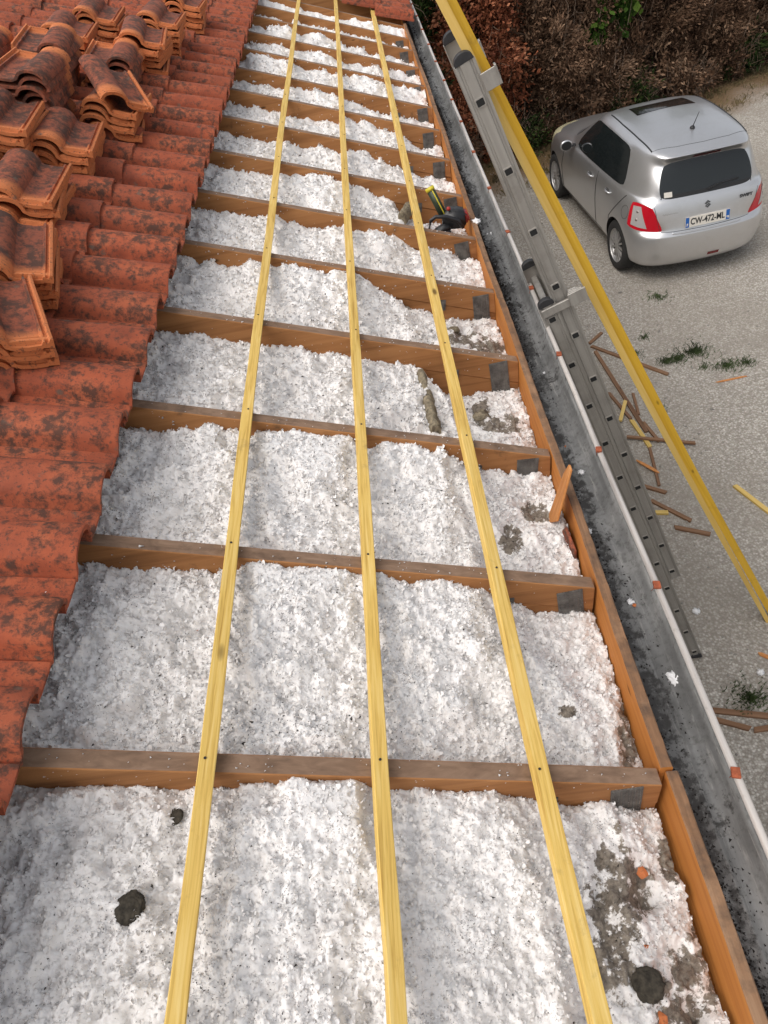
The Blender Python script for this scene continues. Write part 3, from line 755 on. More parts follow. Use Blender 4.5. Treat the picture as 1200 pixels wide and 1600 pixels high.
# stray fibres and flecks caught on the rafters
V, Fq, base = [], [], 0
for k, y in enumerate(YR[:12]):
    for _ in range(90 if k < 5 else 50):
        x = wool_r.uniform(-.9, .43); s = wool_r.uniform(.0008, .0026)*(1+.12*k)*(2 if wool_r.random() < .05 else 1)
        if wool_r.random() < .6: c = [x, y-RT-.0005, ROOF0-T*x-wool_r.uniform(.004, .09)]; sc = [1.4, .4, 1]
        else: c = [x, y-wool_r.uniform(.004, RT-.004), ROOF0-T*x+.0005]; sc = [1.4, 1, .4]
        V.append(tet*wool_r.uniform(.5, 1.6, (5, 1))*sc*s+c); Fq.append(tetf+base); base += 5
tag(new_obj('insulation_flecks', fast_mesh('insulation_flecks', np.concatenate(V), np.concatenate(Fq), [M['wool_clean']])), 'tiny white insulation flecks stuck to the rafters', 'insulation', kind='stuff')
# ------------------------------------------------------------------ stacks of lifted tiles
loose_me = bm_mesh('loose_tile', tile_mesh(True), [M['tile_loose']]); loose_me.set_sharp_from_angle(angle=R(32))
def stack(px, n, yaw, lean=(0, 0), pitch=.034, base=.092, skip_top=None, where=''):
    """px: centre of the top tile; yaw 0 = length along the eave, roll uphill"""
    n_top = base+(n-1)*pitch+.02
    P = to_roof(on_roof(px, n_top))
    for i in range(n):
        o = new_obj('loose_tile', loose_me)
        y_ = yaw+random.uniform(-5, 5)
        k = i-(n-1)
        top = i == n-1
        m = Matrix.Translation((P[0]+k*lean[0]+random.uniform(-.012, .012), P[1]+k*lean[1]+random.uniform(-.014, .014), base+i*pitch))
        m = m @ Matrix.Rotation(R(y_+90), 4, 'Z')
        m = m @ Matrix.Rotation(R(random.uniform(-1.2, 1.2)), 4, 'X') @ Matrix.Rotation(R(random.uniform(-1.2, 1.2)), 4, 'Y')
        if top and skip_top: m = Matrix.Translation((P[0], P[1], base+i*pitch+.035)) @ skip_top
        m = ROOF_M @ m @ Matrix.Translation((-TL/2, -.112, 0))
        o.matrix_local = m
        if top and skip_top: l = 'weathered clay tile lying tipped and turned across the top of its stack'
        elif top: l = 'top clay tile of the '+where
        elif i == 0: l = 'lowest clay tile of the '+where
        else: l = 'clay tile inside the '+where
        tag(o, l, 'roof tile', 'lifted clay tiles stacked on the roof', 'thing')
# laid tiles: nose downhill. Rz(0) keeps nose downhill; stacks lie turned a quarter
stack((107, 204), 4, 0, (.004, .0), where='stack next to the tipped-tile stack, away from the hedge')
stack((45, 278), 4, 4, (.004, .004), where='second stack from the tipped-tile stack, away from the hedge')
stack((22, 380), 4, 14, (.0, .003), where='third stack from the tipped-tile stack, away from the hedge')
stack((-8, 478), 4, 22, (.0, .0), where='fourth stack from the tipped-tile stack, away from the hedge')
stack((182, 140), 5, 2, (.002, .0), skip_top=Matrix.Rotation(R(118), 4, 'Z') @ Matrix.Rotation(R(10), 4, 'X') @ Matrix.Rotation(R(-7), 4, 'Y'), where='stack under the tipped tile')
stack((178, 80), 5, 180, (.0, .0), where='stack beside the tipped-tile stack with rolls turned downhill')
stack((226, 50), 6, 2, where='second stack beyond the tipped tile, towards the hedge')
stack((252, 22), 6, 3, where='third stack beyond the tipped tile, towards the hedge')
stack((48, 98), 8, 182, where='tallest stack, rolls turned downhill')
stack((72, 58), 7, 184, where='stack just past the tallest one, towards the hedge')
stack((108, 40), 5, 2, where='second stack past the tallest one, towards the hedge')
stack((158, 14), 5, 0, where='third stack past the tallest one, towards the hedge')
stack((8, 172), 6, 3, where='six-tile stack beside the tallest one, away from the hedge')
stack((292, -2), 5, 2, where='fourth stack beyond the tipped tile, towards the hedge')
stack((-40, 60), 6, 182, where='stack uphill of the tallest stack')
stack((-90, 232), 5, 2, where='stack uphill of the third stack from the tipped tile')

# ------------------------------------------------------------------ ladder
LP = np.array([.401, 2.905, HC-.882]); LD = np.array([.341, -.035, -.939]); LD /= np.linalg.norm(LD)
lr = np.array([0, 1., 0]); lr = lr-LD*(lr@LD); lr /= np.linalg.norm(lr); ln_ = np.cross(lr, LD)          # rung direction, outward normal
if ln_[0] < 0: ln_ = -ln_
ground_t = (0.0-LP[2])/LD[2]
# ladder frame: x = outward normal, y = rung direction (away from the eye), z = up along the stile; origin at foot
foot = LP+LD*(ground_t-.02)
LM = Matrix(((ln_[0], lr[0], -LD[0], foot[0]), (ln_[1], lr[1], -LD[1], foot[1]), (ln_[2], lr[2], -LD[2], foot[2]), (0, 0, 0, 1)))
ladder = tag(empty('ladder', mw=LM), 'two-section aluminium extension ladder standing on the yard and leaning at the gutter', 'ladder')
LEN = ground_t-.02
def stile_bm(z0, z1, side, holes, wd=.080, th=.026):
    """channel section with a shallow groove and recessed rung sockets; side -1 shows its outer face to -y"""
    bm = bmesh.new(); h = wd/2; s = side
    prof = [(-h, 0), (-h+.010, 0), (-h+.012, .005), (-h+.020, .005), (-h+.022, 0), (h-.022, 0), (h-.020, .005), (h-.012, .005), (h-.010, 0), (h, 0), (h, th), (h-.004, th), (h-.004, .008), (-h+.004, .008), (-h+.004, th), (-h, th)]
    ringA = [bm.verts.new((x, -s*y if s < 0 else -y, z0)) for x, y in prof]; ringB = [bm.verts.new((x, -s*y if s < 0 else -y, z1)) for x, y in prof]
    for i in range(len(prof)):
        j = (i+1) % len(prof); bm.faces.new((ringA[i], ringA[j], ringB[j], ringB[i]))
    bm.faces.new(ringA); bm.faces.new(ringB[::-1])
    return bm
def socket_mesh():
    bm = bmesh.new(); w_, h_ = .021, .018
    o_ = [(-w_, -h_), (w_, -h_), (w_, h_), (-w_, h_)]
    def rr(k, y): return [bm.verts.new((x*k, y, z*k)) for x, z in [(-w_, -h_*.8), (-w_*.8, -h_), (w_*.8, -h_), (w_, -h_*.8), (w_, h_*.8), (w_*.8, h_), (-w_*.8, h_), (-w_, h_*.8)]]
    a, b_, c, d = rr(1.0, .001), rr(.93, -.0045), rr(.70, -.0045), rr(.64, .03)
    for p, q, mi in ((a, b_, 0), (b_, c, 0), (c, d, 1)):
        for i in range(8): f = bm.faces.new((p[i], p[(i+1) % 8], q[(i+1) % 8], q[i])); f.material_index = mi
    f = bm.faces.new(d); f.material_index = 1
    # dark face that reads as the open rung end
    e = [bm.verts.new((x*.68, -.0035, z*.68)) for x, z in o_]; f = bm.faces.new(e); f.material_index = 1
    return bm_mesh('rung_end', bm, [M['alu'], M['cavity']])
sock = socket_mesh()
def cap_mesh():
    bm = bmesh.new(); n = 9
    pts = [(-.037, 0)]+[(.037*math.cos(a), .006+.030*math.sin(a)) for a in np.linspace(math.pi, 0, n)]+[(.037, 0)]
    prism(bm, [(x, z) for x, z in pts], -.002, .028)
    bmesh.ops.bevel(bm, geom=list(bm.edges), offset=.002, segments=1, affect='EDGES')
    return bm_mesh('end_cap', bm, [M['black']])
capm = cap_mesh()
WID = .40
z_of = lambda k: LEN-k*.28-0.0             # hole k of the upper section sits at this stile height
Z_A0 = LEN                                  # first hole of upper section
def section(off_x, off_y, zlo, zhi, z_first, ztop_hole, width, pre):
    for side in (-1, 1):
        y = off_y if side < 0 else off_y+width
        bm = bmesh.new() if False else stile_bm(zlo, zhi, 1, None)
        if side < 0:
            for v in bm.verts: v.co.y = -v.co.y          # outer face at y=0, flanges inward (+y)
        for v in bm.verts: v.co.x += off_x; v.co.y += y
        st = new_obj('stile', bm_mesh('stile', bm, [M['alu']]), ladder)
        c = new_obj('end_cap', capm, st); c.location = (off_x, y-(.0 if side < 0 else .026), zhi-.001)
        z = z_first
        while z > zlo+.03:
            if z < zhi-.03 and side < 0:
                s = new_obj('rung_end', sock, st); s.location = (off_x, y, z)
            z -= .28
    z = z_first
    while z > zlo+.03:
        if z < zhi-.03:
            bm = bmesh.new(); box(bm, off_x-.015, off_x+.015, off_y+.006, off_y+width-.006, z-.015, z+.015)
            bmesh.ops.bevel(bm, geom=list(bm.edges), offset=.004, segments=1, affect='EDGES')
            new_obj('rung', bm_mesh('rung', bm, [M['alu']]), ladder)
        z -= .28
zA_hi = LEN+.145; zA_lo = LEN-11*.28-.085
section(0, 0, zA_lo, zA_hi, LEN, 0, WID, 'fly')
zB_hi = LEN-.905; offb = (-.068, -.012)
section(offb[0], offb[1], 0, zB_hi, zB_hi-.075, 0, WID+.024, 'base')
# guide brackets: pair near the top, ribbed one where the sections overlap
def hook(z, y, ln, ribbed):
    bm = bmesh.new()
    if ribbed:
        for i in range(4): box(bm, .030+.004*i, .036+ln-.012*i, y-.016+.012*i-.004, y-.016+.012*i+.004, z-.035+.004*i, z+.03)
        box(bm, -.10, .036, y-.008, y+.004, z-.035, z+.004)
    else:
        box(bm, .034, .034+ln, y-.003, y+.003, z-.036, z+.030); box(bm, .028+ln, .036+ln, y-.004, y+.026, z-.036, z+.034)
    bmesh.ops.bevel(bm, geom=list(bm.edges), offset=.0015, segments=1, affect='EDGES')
    new_obj('guide_bracket', bm_mesh('guide_bracket', bm, [M['alu']]), ladder)
hook(LEN+.055, -.004, .062, False); hook(LEN+.055, WID+.004, .062, False)
hook(zB_hi-.01, -.018, .075, True)
bm = bmesh.new(); 
for y in (offb[1]+.013, offb[1]+WID+.011): box(bm, offb[0]-.04, offb[0]+.04, y-.02, y+.02, -.02, .04)
bmesh.ops.bevel(bm, geom=list(bm.edges), offset=.004, segments=1, affect='EDGES')
new_obj('rubber_foot', bm_mesh('rubber_foot', bm, [M['black']]), ladder)

# ------------------------------------------------------------------ long yellow planks propped on the ladder
def plank(p_top, p_bot, wd, th, lab, mt):
    a, c = Vector(p_bot), Vector(p_top); d = (c-a); ln = d.length; d.normalize()
    yv = Vector((0, 1, 0)); yv = (yv-d*yv.dot(d)).normalized(); xv = yv.cross(d)
    bm = bmesh.new(); n = 24; prev = None; ph = random.random()*6
    for i in range(n+1):
        s = i/n; bow = -.02*math.sin(math.pi*s)+.002*math.sin(s*9+ph)
        pts = [(-wd/2, -th/2), (wd/2, -th/2), (wd/2, th/2), (-wd/2, th/2)]
        ring = [bm.verts.new((p[0]+bow, p[1], ln*s)) for p in pts]
        if prev:
            for j in range(4): bm.faces.new((prev[j], prev[(j+1) % 4], ring[(j+1) % 4], ring[j]))
        else: bm.faces.new(ring[::-1])
        prev = ring
    bm.faces.new(prev)
    bmesh.ops.bevel(bm, geom=[e for e in bm.edges if abs(e.verts[0].co.z-e.verts[1].co.z) > .05], offset=.002, segments=1, affect='EDGES')
    o = new_obj('long_plank', bm_mesh('long_plank', bm, [mt]))
    o.matrix_local = Matrix(((xv.x, yv.x, d.x, a.x), (xv.y, yv.y, d.y, a.y), (xv.z, yv.z, d.z, a.z), (0, 0, 0, 1)))
    tag(o, lab, 'plank', 'yellow planks leaning on the ladder'); return o
YP = 3.02
def ext(p, q, k): return p+(p-q)*k
tA, bA = on_y((714, 20), YP), on_y((1200, 948), YP)
bA = bA+(bA-tA)*((bA[2]-.0)/(tA[2]-bA[2])); tA = ext(tA, bA, .09)
plank(tA, bA, .046, .040, 'long yellow timber propped through the ladder top, its outer edge towards the car', M['plank'])
tB, bB = on_y((701, 20), YP-.044), on_y((1193, 958), YP-.044)
bB = bB+(bB-tB)*((bB[2]-.0)/(tB[2]-bB[2])); tB = ext(tB, bB, .085)
plank(tB, bB, .032, .040, 'thinner long yellow timber lying against the outer timber on the house side', M['plank_pale'])

# ------------------------------------------------------------------ offcuts on the yard
SEG = [((921,537),(940,520),'b',.035,'short brown offcut at the far end of the offcut pile'), ((924,541),(1044,585),'b',.04,'long brown batten offcut passing under the yellow timbers at the far end of the pile'),
 ((930,549),(1010,675),'b',.038,'longest brown batten lying along the offcut pile'), ((951,614),(986,655),'b',.03,'thin brown batten beside the ladder in the offcut pile'), ((989,615),(998,648),'b',.025,'short brown stick between pile and yellow timbers'),
 ((977,629),(969,660),'y',.035,'short pale yellow offcut crossing brown battens by the ladder'), ((987,657),(1016,699),'y',.04,'yellow batten offcut lying along the middle of the pile'), ((1005,660),(1030,690),'b',.03,'brown stick ending under the yellow timbers'),
 ((979,685),(1086,695),'b',.03,'brown batten lying straight out from the ladder under the timbers'), ((1015,700),(1030,759),'b',.025,'thin dark stick lying at the end of the yellow offcut'), ((994,721),(1030,741),'s',.03,'orange split offcut next to the ladder'),
 ((1007,760),(1041,770),'b',.035,'short brown block beside the lower ladder'), ((1017,782),(1080,814),'b',.035,'split brown batten with a pointed end'), ((1024,801),(1044,801),'y',.04,'small yellow block beside the ladder'),
 ((1054,824),(1110,835),'b',.04,'brown batten touching the yellow timbers near the ladder foot'), ((1148,759),(1212,808),'y',.04,'yellow batten offcut lying alone on the gravel'), ((1119,597),(1167,587),'s',.02,'pale wood sliver lying alone near the grass tufts'),
 ((1112,1110),(1208,1120),'b',.04,'brown batten with nail holes below the gutter'), ((1116,1124),(1172,1139),'b',.035,'snapped brown batten piece below the gutter'), ((1178,1141),(1212,1136),'b',.035,'other half of a snapped brown batten below the gutter'), ((1185,1020),(1206,1029),'s',.03,'small orange split offcut on bare gravel')]
done = []
def seg_x(p, q, r_, s_):
    def o(a, b_, c): return (b_[0]-a[0])*(c[1]-a[1])-(b_[1]-a[1])*(c[0]-a[0])
    return o(p, q, r_)*o(p, q, s_) < 0 and o(r_, s_, p)*o(r_, s_, q) < 0
for p, q, k, wd, lab in SEG:
    a, c = on_z(p, .01), on_z(q, .01); th = .020 if k != 's' else .010
    lev = 0
    for (pa, pc, l, t_) in done:
        if seg_x(a, c, pa, pc): lev = max(lev, l+t_)
    done.append((a, c, lev, th))
    d = c-a; ln = np.hypot(d[0], d[1]); ang = math.atan2(d[1], d[0])
    bm = bmesh.new(); n = 5; prev = None; e0, e1 = random.uniform(-.02, .02), random.uniform(-.02, .02)
    for i in range(n+1):
        x = ln*i/n; hw = wd/2*(1+random.uniform(-.06, .06)); hw = hw*.35 if (k == 's' and i in (0, n)) else hw
        sk = (e0 if i == 0 else e1 if i == n else 0)
        ring = [bm.verts.new(v) for v in ((x-sk*.5, -hw, 0), (x+sk*.5, hw, 0), (x+sk*.5, hw, th), (x-sk*.5, -hw, th))]
        if prev:
            for j in range(4): bm.faces.new((prev[j], prev[(j+1) % 4], ring[(j+1) % 4], ring[j]))
        else: bm.faces.new(ring[::-1])
        prev = ring
    bm.faces.new(prev)
    o = new_obj('timber_offcut', bm_mesh('timber_offcut', bm, [M[{'b': 'offcut_brown', 'y': 'offcut_yellow', 's': 'splinter'}[k]]]))
    o.location = (a[0], a[1], lev+.001); o.rotation_euler = (0, 0, ang); tag(o, lab, 'timber offcut', 'timber offcuts on the yard')
# fallen insulation flakes on the yard
for i, (px, r_, lab) in enumerate([((1088, 955), .04, 'white insulation flakes on the gravel beside the ladder foot'), ((1188, 1050), .035, 'white insulation flakes on the gravel at the house corner')]):
    o = new_obj('insulation_tuft', lumpy('insulation_tuft', r_*.6, 90+i, M['wool_clean'], .3, 3, .9, 5)); o.location = on_z(px, .005); tag(o, lab, 'insulation')
# gravel stones
V, Fq, base = [], [], 0
for _ in range(5200):
    x, y = wool_r.uniform(1.0, 8), wool_r.uniform(.5, 12.5); s = wool_r.uniform(.004, .012)*(1.6 if wool_r.random() < .05 else 1)
    V.append(iv*wool_r.uniform(.7, 1.2, (len(iv), 1))*[1.2, 1, .6]*s+[x, y, s*.2]); Fq.append(it+base); base += len(iv)
tag(new_obj('gravel', fast_mesh('gravel', np.concatenate(V), np.concatenate(Fq), [simple('gravel_stone', (.28, .26, .23), .9, 0, .4, 9)])), 'loose pale stones on the gravel yard', 'gravel', kind='stuff')
# grass
def blades(centres, name, m, lab):
    V, Fq, base = [], [], 0
    for (cx, cy, rad, n, hh) in centres:
        for _ in range(n):
            a = wool_r.uniform(0, 6.28); r_ = rad*abs(wool_r.normal(0, .55)); x, y = cx+r_*math.cos(a)*1.3, cy+r_*math.sin(a)
            d = wool_r.uniform(0, 6.28); h_ = hh*wool_r.uniform(.4, 1.2); w_ = .003+hh*.02; lean = h_*wool_r.uniform(.2, .9)
            dx, dy = math.cos(d), math.sin(d)
            V.append([[x-dy*w_, y+dx*w_, 0], [x+dy*w_, y-dx*w_, 0], [x+dx*lean*.5, y+dy*lean*.5, h_*.7], [x+dx*lean, y+dy*lean, h_*.85]])
            Fq += [[base, base+1, base+2], [base+1, base+3, base+2]]; base += 4
    tag(new_obj(name, fast_mesh(name, np.concatenate(V), np.array(Fq), [m])), lab, 'grass', kind='stuff')
gc = []
for px, rad, n in [((1085,550), .16, 420), ((1058,562), .11, 200), ((1040,566), .09, 140), ((1135,572), .14, 240), ((1165,567), .09, 120), ((990,555), .08, 100), ((1007,528), .07, 60), ((1027,465), .14, 130), ((1172,1092), .14, 380), ((1030,640), .06, 70), ((1100,575), .08, 50)]:
    q = on_z(px, 0); gc.append((q[0], q[1], rad, n, .05))
m_gr = simple('grass_blade', (.055, .085, .025), .7, 0, .5, 3)
blades(gc, 'grass_tufts', m_gr, 'low green grass tufts growing through the gravel')
gb = []
for _ in range(260):
    x = wool_r.uniform(1.0, 11); y = 10.6+.42*x+wool_r.uniform(-.2, 2.2)
    gb.append((x, y, .22, 26, .09))
blades(gb, 'verge_grass', simple('dry_grass_blade', (.13, .10, .04), .8, 0, .6, 2), 'thin dry grass along the foot of the hedge')

# ------------------------------------------------------------------ chainsaw in the rafter bay
q = on_y((697, 340), 3.90); saw = tag(empty('chainsaw', (q[0], q[1], q[2])), 'small black chainsaw with red end cap and sheathed bar standing between rafters by the fascia', 'chainsaw')
m_blk = simple('saw_black_plastic', (.018, .018, .02), .42); m_red = simple('saw_red_plastic', (.34, .02, .012), .4); m_yel = simple('sheath_yellow', (.62, .52, .04), .5); m_dgr = simple('sheath_dark_green', (.035, .05, .03), .5)
def saw_part(name, bm, m, bev=.006):
    bmesh.ops.bevel(bm, geom=list(bm.edges), offset=bev, segments=2, affect='EDGES'); return new_obj(name, bm_mesh(name, bm, [m], True), saw)
saw.scale = (.85, .85, .85)
bm = bmesh.new(); prism(bm, [(-.03, -.06), (.10, -.075), (.135, -.04), (.13, .03), (.06, .055), (-.02, .045)], -.05, .05); saw_part('motor_housing', bm, m_blk, .014)
bm = bmesh.new(); prism(bm, [(.105, -.045), (.148, -.042), (.15, .0), (.125, .028), (.108, .026)], -.045, .055); saw_part('end_cap', bm, m_red, .012)
bm = bmesh.new(); tube(bm, [(.02, -.06, -.07), (-.04, -.062, -.075), (-.115, -.062, -.07), (-.125, -.062, -.04), (-.105, -.062, .025), (-.07, -.062, .045), (0, -.06, .03), (.07, -.06, -.005), (.10, -.058, -.06)], .013, 8); new_obj('handle', bm_mesh('handle', bm, [m_blk], True), saw)
bm = bmesh.new(); prism(bm, [(-.10, -.065), (.02, -.075), (.02, -.03), (-.03, -.02), (-.09, -.05)], -.06, -.02); saw_part('rear_grip', bm, m_blk, .008)
bar = Matrix.Translation((-.015, -.01, .02)) @ Matrix.Rotation(R(-22), 4, 'Y') @ Matrix.Rotation(R(-12), 4, 'X')
bm = bmesh.new(); box(bm, -.026, .026, -.008, .008, 0, .185, bar); saw_part('bar_sheath', bm, m_dgr, .006)
bm = bmesh.new(); box(bm, -.029, .029, -.010, .010, .172, .198, bar); box(bm, .006, .013, -.0105, -.007, .0, .175, bar); saw_part('sheath_trim', bm, m_yel, .003)
bm = bmesh.new(); bmesh.ops.create_icosphere(bm, subdivisions=2, radius=.014, matrix=Matrix.Translation((.018, -.035, .07))); new_obj('fuel_cap', bm_mesh('fuel_cap', bm, [m_red], True), saw)
# ------------------------------------------------------------------ silver hatchback
CAR_TH = R(5.0)
rl = on_z((968, 416), 0)                    # contact of rear left tyre
def car_matrix():
    c, s = math.cos(CAR_TH), math.sin(CAR_TH)
    ox, oy = -.74, .68                      # local place of that tyre
    return Matrix(((c, -s, 0, rl[0]-(c*ox-s*oy)), (s, c, 0, rl[1]-(s*ox+c*oy)), (0, 0, 1, 0), (0, 0, 0, 1)))
car = tag(empty('car', mw=car_matrix()), 'silver five-door hatchback parked on the gravel in front of the hedge', 'car')
def m_paint():
    m, t, b = mat('silver_paint')
    f = noise(t, coords(t), 900, 2); d = noise(t, coords(t), 5, 6, .7)
    c = ramp(t, f, [(.35, (.60, .60, .605)), (.65, (.68, .68, .685))])
    L(t, mixc(t, ramp(t, d, [(.5, g3(0)), (.8, g3(.35))]), c, (.50, .485, .46)), b.inputs['Base Color'])
    b.inputs['Metallic'].default_value = .85; b.inputs['Roughness'].default_value = .33
    b.inputs['Coat Weight'].default_value = .5; b.inputs['Coat Roughness'].default_value = .06
    return m
def m_glass(name, c, alpha=0):
    m, t, b = mat(name); b.inputs['Base Color'].default_value = (*c, 1); b.inputs['Roughness'].default_value = .06
    b.inputs['Specular IOR Level'].default_value = .55; return m
PAINT = m_paint(); GLASS = m_glass('tinted_glass', (.012, .015, .016)); REAR = m_glass('rear_glass', (.012, .015, .016))
RED = m_glass('lamp_red', (.55, .006, .02)); CLEAR = m_glass('lamp_clear', (.42, .39, .38)); HEAD = m_glass('headlamp_yellowed', (.55, .50, .32))
BLK = simple('car_black_trim', (.015, .015, .016), .5); TYRE = simple('tyre_rubber', (.025, .024, .023), .85, 0, .3, 60); RIM = simple('alloy_rim', (.45, .44, .43), .35, .7)
HN = lambda z: [z]*16
def row(xs, ys, zs): return [(x, y, z) for x, y, z in zip(xs, ys, zs)]
mid_y = [.95, 1.35, 1.45, 1.95, 2.45, 2.85]
LAY = [
 row([0,.33,.56,.68,.74,.76,.77,.78,.78,.78,.78,.77,.74,.62,.4,0], [.10,.11,.15,.24,.42,.60]+mid_y+[3.35,3.65,3.75,3.80], HN(.20)),
 row([0,.36,.60,.76,.81,.82,.80,.805,.805,.805,.805,.815,.80,.68,.42,0], [.03,.04,.10,.22,.42,.60]+mid_y+[3.35,3.68,3.80,3.84], [.27,.27,.265,.26]+[.28]*12),
 row([0,.37,.63,.79,.83,.84,.83,.83,.83,.83,.83,.84,.825,.70,.43,0], [.0,.012,.07,.20,.42,.60]+mid_y+[3.35,3.68,3.80,3.85], HN(.48)),
 row([0,.38,.63,.785,.835,.845,.838,.84,.84,.84,.84,.845,.825,.70,.42,0], [.02,.03,.08,.205,.42,.60]+mid_y+[3.34,3.65,3.77,3.83], [.60,.60,.60,.61]+[.62]*12),
 row([0,.36,.485,.765,.825,.843,.842,.843,.843,.843,.843,.843,.82,.69,.41,0], [.055,.065,.10,.215,.40,.58]+mid_y+[3.33,3.62,3.74,3.80], [.64,.64,.645,.66,.69,.70]+[.70]*10),
 row([0,.36,.575,.735,.80,.828,.838,.84,.84,.84,.84,.84,.81,.68,.40,0], [.085,.095,.13,.235,.41,.60]+mid_y+[3.30,3.57,3.70,3.75], [.80,.80,.80,.82]+[.83]*12),
 row([0,.36,.625,.705,.765,.80,.818,.82,.82,.82,.82,.80,.75,.60,.36,0], [.125,.135,.165,.265,.44,.63]+mid_y[:5]+[2.82,3.20,3.43,3.55,3.60], [.935,.935,.94,.955,.965,.965,.955,.945,.945,.935,.925,.92,.89,.86,.85,.86]),
 row([0,.36,.605,.68,.745,.787,.80,.805,.805,.805,.79,.70,.61,.50,.30,0], [.15,.16,.19,.285,.46,.65]+mid_y[:4]+[2.46,2.76,2.96,3.09,3.16,3.18], [.972,.972,.972,.985,.995,.995,.985,.97,.97,.955,.95,.985,.975,.965,.97,.975]),
 row([0,.36,.560,.655,.73,.775,.785,.79,.79,.79,.775,.71,.61,.48,.28,0], [.16,.17,.20,.295,.47,.66]+mid_y[:4]+[2.40,2.60,2.73,2.82,2.87,2.89], [.985,.985,.985,1.0,1.01,1.01,1.0,.985,.985,.965,.955,.98,.995,1.0,1.0,1.0]),
 row([0,.36,.525,.618,.69,.72,.73,.735,.735,.735,.71,.65,.57,.45,.26,0], [.245,.255,.285,.37,.55,.74,.97,1.35,1.44,1.90,2.15,2.27,2.36,2.43,2.47,2.48], HN(1.19)),
 row([0,.34,.475,.565,.625,.645,.655,.66,.66,.655,.62,.575,.51,.41,.24,0], [.33,.34,.37,.45,.61,.84,1.02,1.35,1.43,1.78,1.95,2.01,2.05,2.08,2.10,2.11], [1.345,1.338,1.315,1.345,1.38,1.395,1.40,1.41,1.41,1.405,1.39,1.385,1.39,1.395,1.40,1.40]),
 row([0,.36,.52,.555,.58,.59,.595,.60,.60,.59,.565,.535,.48,.39,.23,0], [.26,.275,.325,.45,.63,.86,1.04,1.35,1.43,1.75,1.88,1.93,1.96,1.985,2.0,2.01], [1.41,1.405,1.39,1.405,1.435,1.45,1.46,1.465,1.465,1.455,1.44,1.435,1.435,1.44,1.445,1.445]),
 row([0,.34,.47,.49,.50,.50,.505,.51,.51,.50,.48,.44,.39,.31,.18,0], [.36,.375,.41,.52,.68,.88,1.05,1.35,1.43,1.72,1.82,1.86,1.89,1.91,1.925,1.93], [1.445,1.442,1.438,1.455,1.475,1.487,1.495,1.50,1.50,1.487,1.475,1.468,1.465,1.465,1.468,1.468]),
 row([0,.16,.18,.18,.18,.18,.18,.18,.18,.18,.18,.17,.16,.14,.09,0], [.50,.51,.56,.65,.78,.92,1.07,1.35,1.43,1.66,1.74,1.77,1.80,1.82,1.835,1.84], [1.478,1.478,1.488,1.502,1.516,1.524,1.530,1.534,1.534,1.520,1.495,1.49,1.487,1.485,1.484,1.484])]
PARTS = ['body', 'side_window', 'rear_window', 'windscreen', 'tail_light', 'rear_bumper', 'tailgate', 'front_door', 'rear_door', 'headlight', 'hood', 'underside', 'roof']
def part_of(l, k):
    if l >= 11: return 12
    if l in (8, 9):
        if k < 2: return 2
        if 5 <= k < 10: return 1
        if k >= 11: return 3
    if l in (4, 5) and k in (2, 3): return 4
    if l < 3 and k < 4: return 5
    if l == 3 and k < 4: return 5 if k > 1 else 6
    if l >= 4 and l < 8 and k < 2: return 6
    if l in (4, 5) and k in (12, 13): return 9
    if 1 <= l < 8 and 6 <= k < 8: return 8
    if 1 <= l < 8 and 8 <= k < 11: return 7
    if l in (6, 7) and k >= 11: return 10
    return 0
bm = bmesh.new(); nl, nk = len(LAY), 16
grid = {}
for s in (1, -1):
    for l in range(nl):
        for k in range(nk):
            x, y, z = LAY[l][k]
            if s == -1 and x == 0: grid[s, l, k] = grid[1, l, k]
            else: grid[s, l, k] = bm.verts.new((s*x, y, z))
cr = bm.edges.layers.float.new('crease_edge')
for s in (1, -1):
    for l in range(nl-1):
        for k in range(nk-1):
            q = [grid[s, l, k], grid[s, l, k+1], grid[s, l+1, k+1], grid[s, l+1, k]]
            f = bm.faces.new(q if s == 1 else q[::-1]); f.material_index = part_of(l, k)
    # roof spine strip
top = [grid[1, nl-1, k] for k in range(nk)]; topm = [grid[-1, nl-1, k] for k in range(nk)]
for k in range(nk-1):
    q = []
    for v in (top[k], top[k+1], topm[k+1], topm[k]):
        if v not in q: q.append(v)
    f = bm.faces.new(q); f.material_index = 12
for k in range(nk-1):
    q = []
    for v in (grid[1, 0, k], grid[-1, 0, k], grid[-1, 0, k+1], grid[1, 0, k+1]):
        if v not in q: q.append(v)
    f = bm.faces.new(q); f.material_index = 11
bmesh.ops.recalc_face_normals(bm, faces=bm.faces)
for e in bm.edges:
    mi = {f.material_index for f in e.link_faces}
    if len(mi) > 1 and mi & {1, 2, 4, 3}: e[cr] = .55
    elif len(mi) > 1 and mi & {5}: e[cr] = .3
    ls = [v for v in e.verts]
    z0 = [(l, k) for (s, l, k), v in grid.items() if v in ls] if False else None
for s in (1, -1):
    for k in range(2): 
        for l in (3, 11):
            for e in grid[s, l, k].link_edges:
                if e.other_vert(grid[s, l, k]) is grid[s, l, k+1]: e[cr] = .7
me = bpy.data.meshes.new('car_hull'); bm.to_mesh(me); bm.free()
for p in PARTS: me.materials.append(bpy.data.materials.new('tmp_'+p))
hull = bpy.data.objects.new('car_hull', me); col.objects.link(hull)
md = hull.modifiers.new('s', 'SUBSURF'); md.levels = 3; md.render_levels = 3
AXLES = [(.68, 1), (3.10, 1)]
cut_bm = bmesh.new()
for yy, _ in AXLES:
    for s in (-1, 1):
        bmesh.ops.create_cone(cut_bm, segments=40, radius1=.335, radius2=.335, depth=.34, cap_ends=True, matrix=Matrix.Translation((s*.78, yy, .315)) @ Matrix.Rotation(R(90), 4, 'Y'))
cut_me = bpy.data.meshes.new('cut'); cut_bm.to_mesh(cut_me); cut_bm.free(); cut = bpy.data.objects.new('cut', cut_me); col.objects.link(cut)
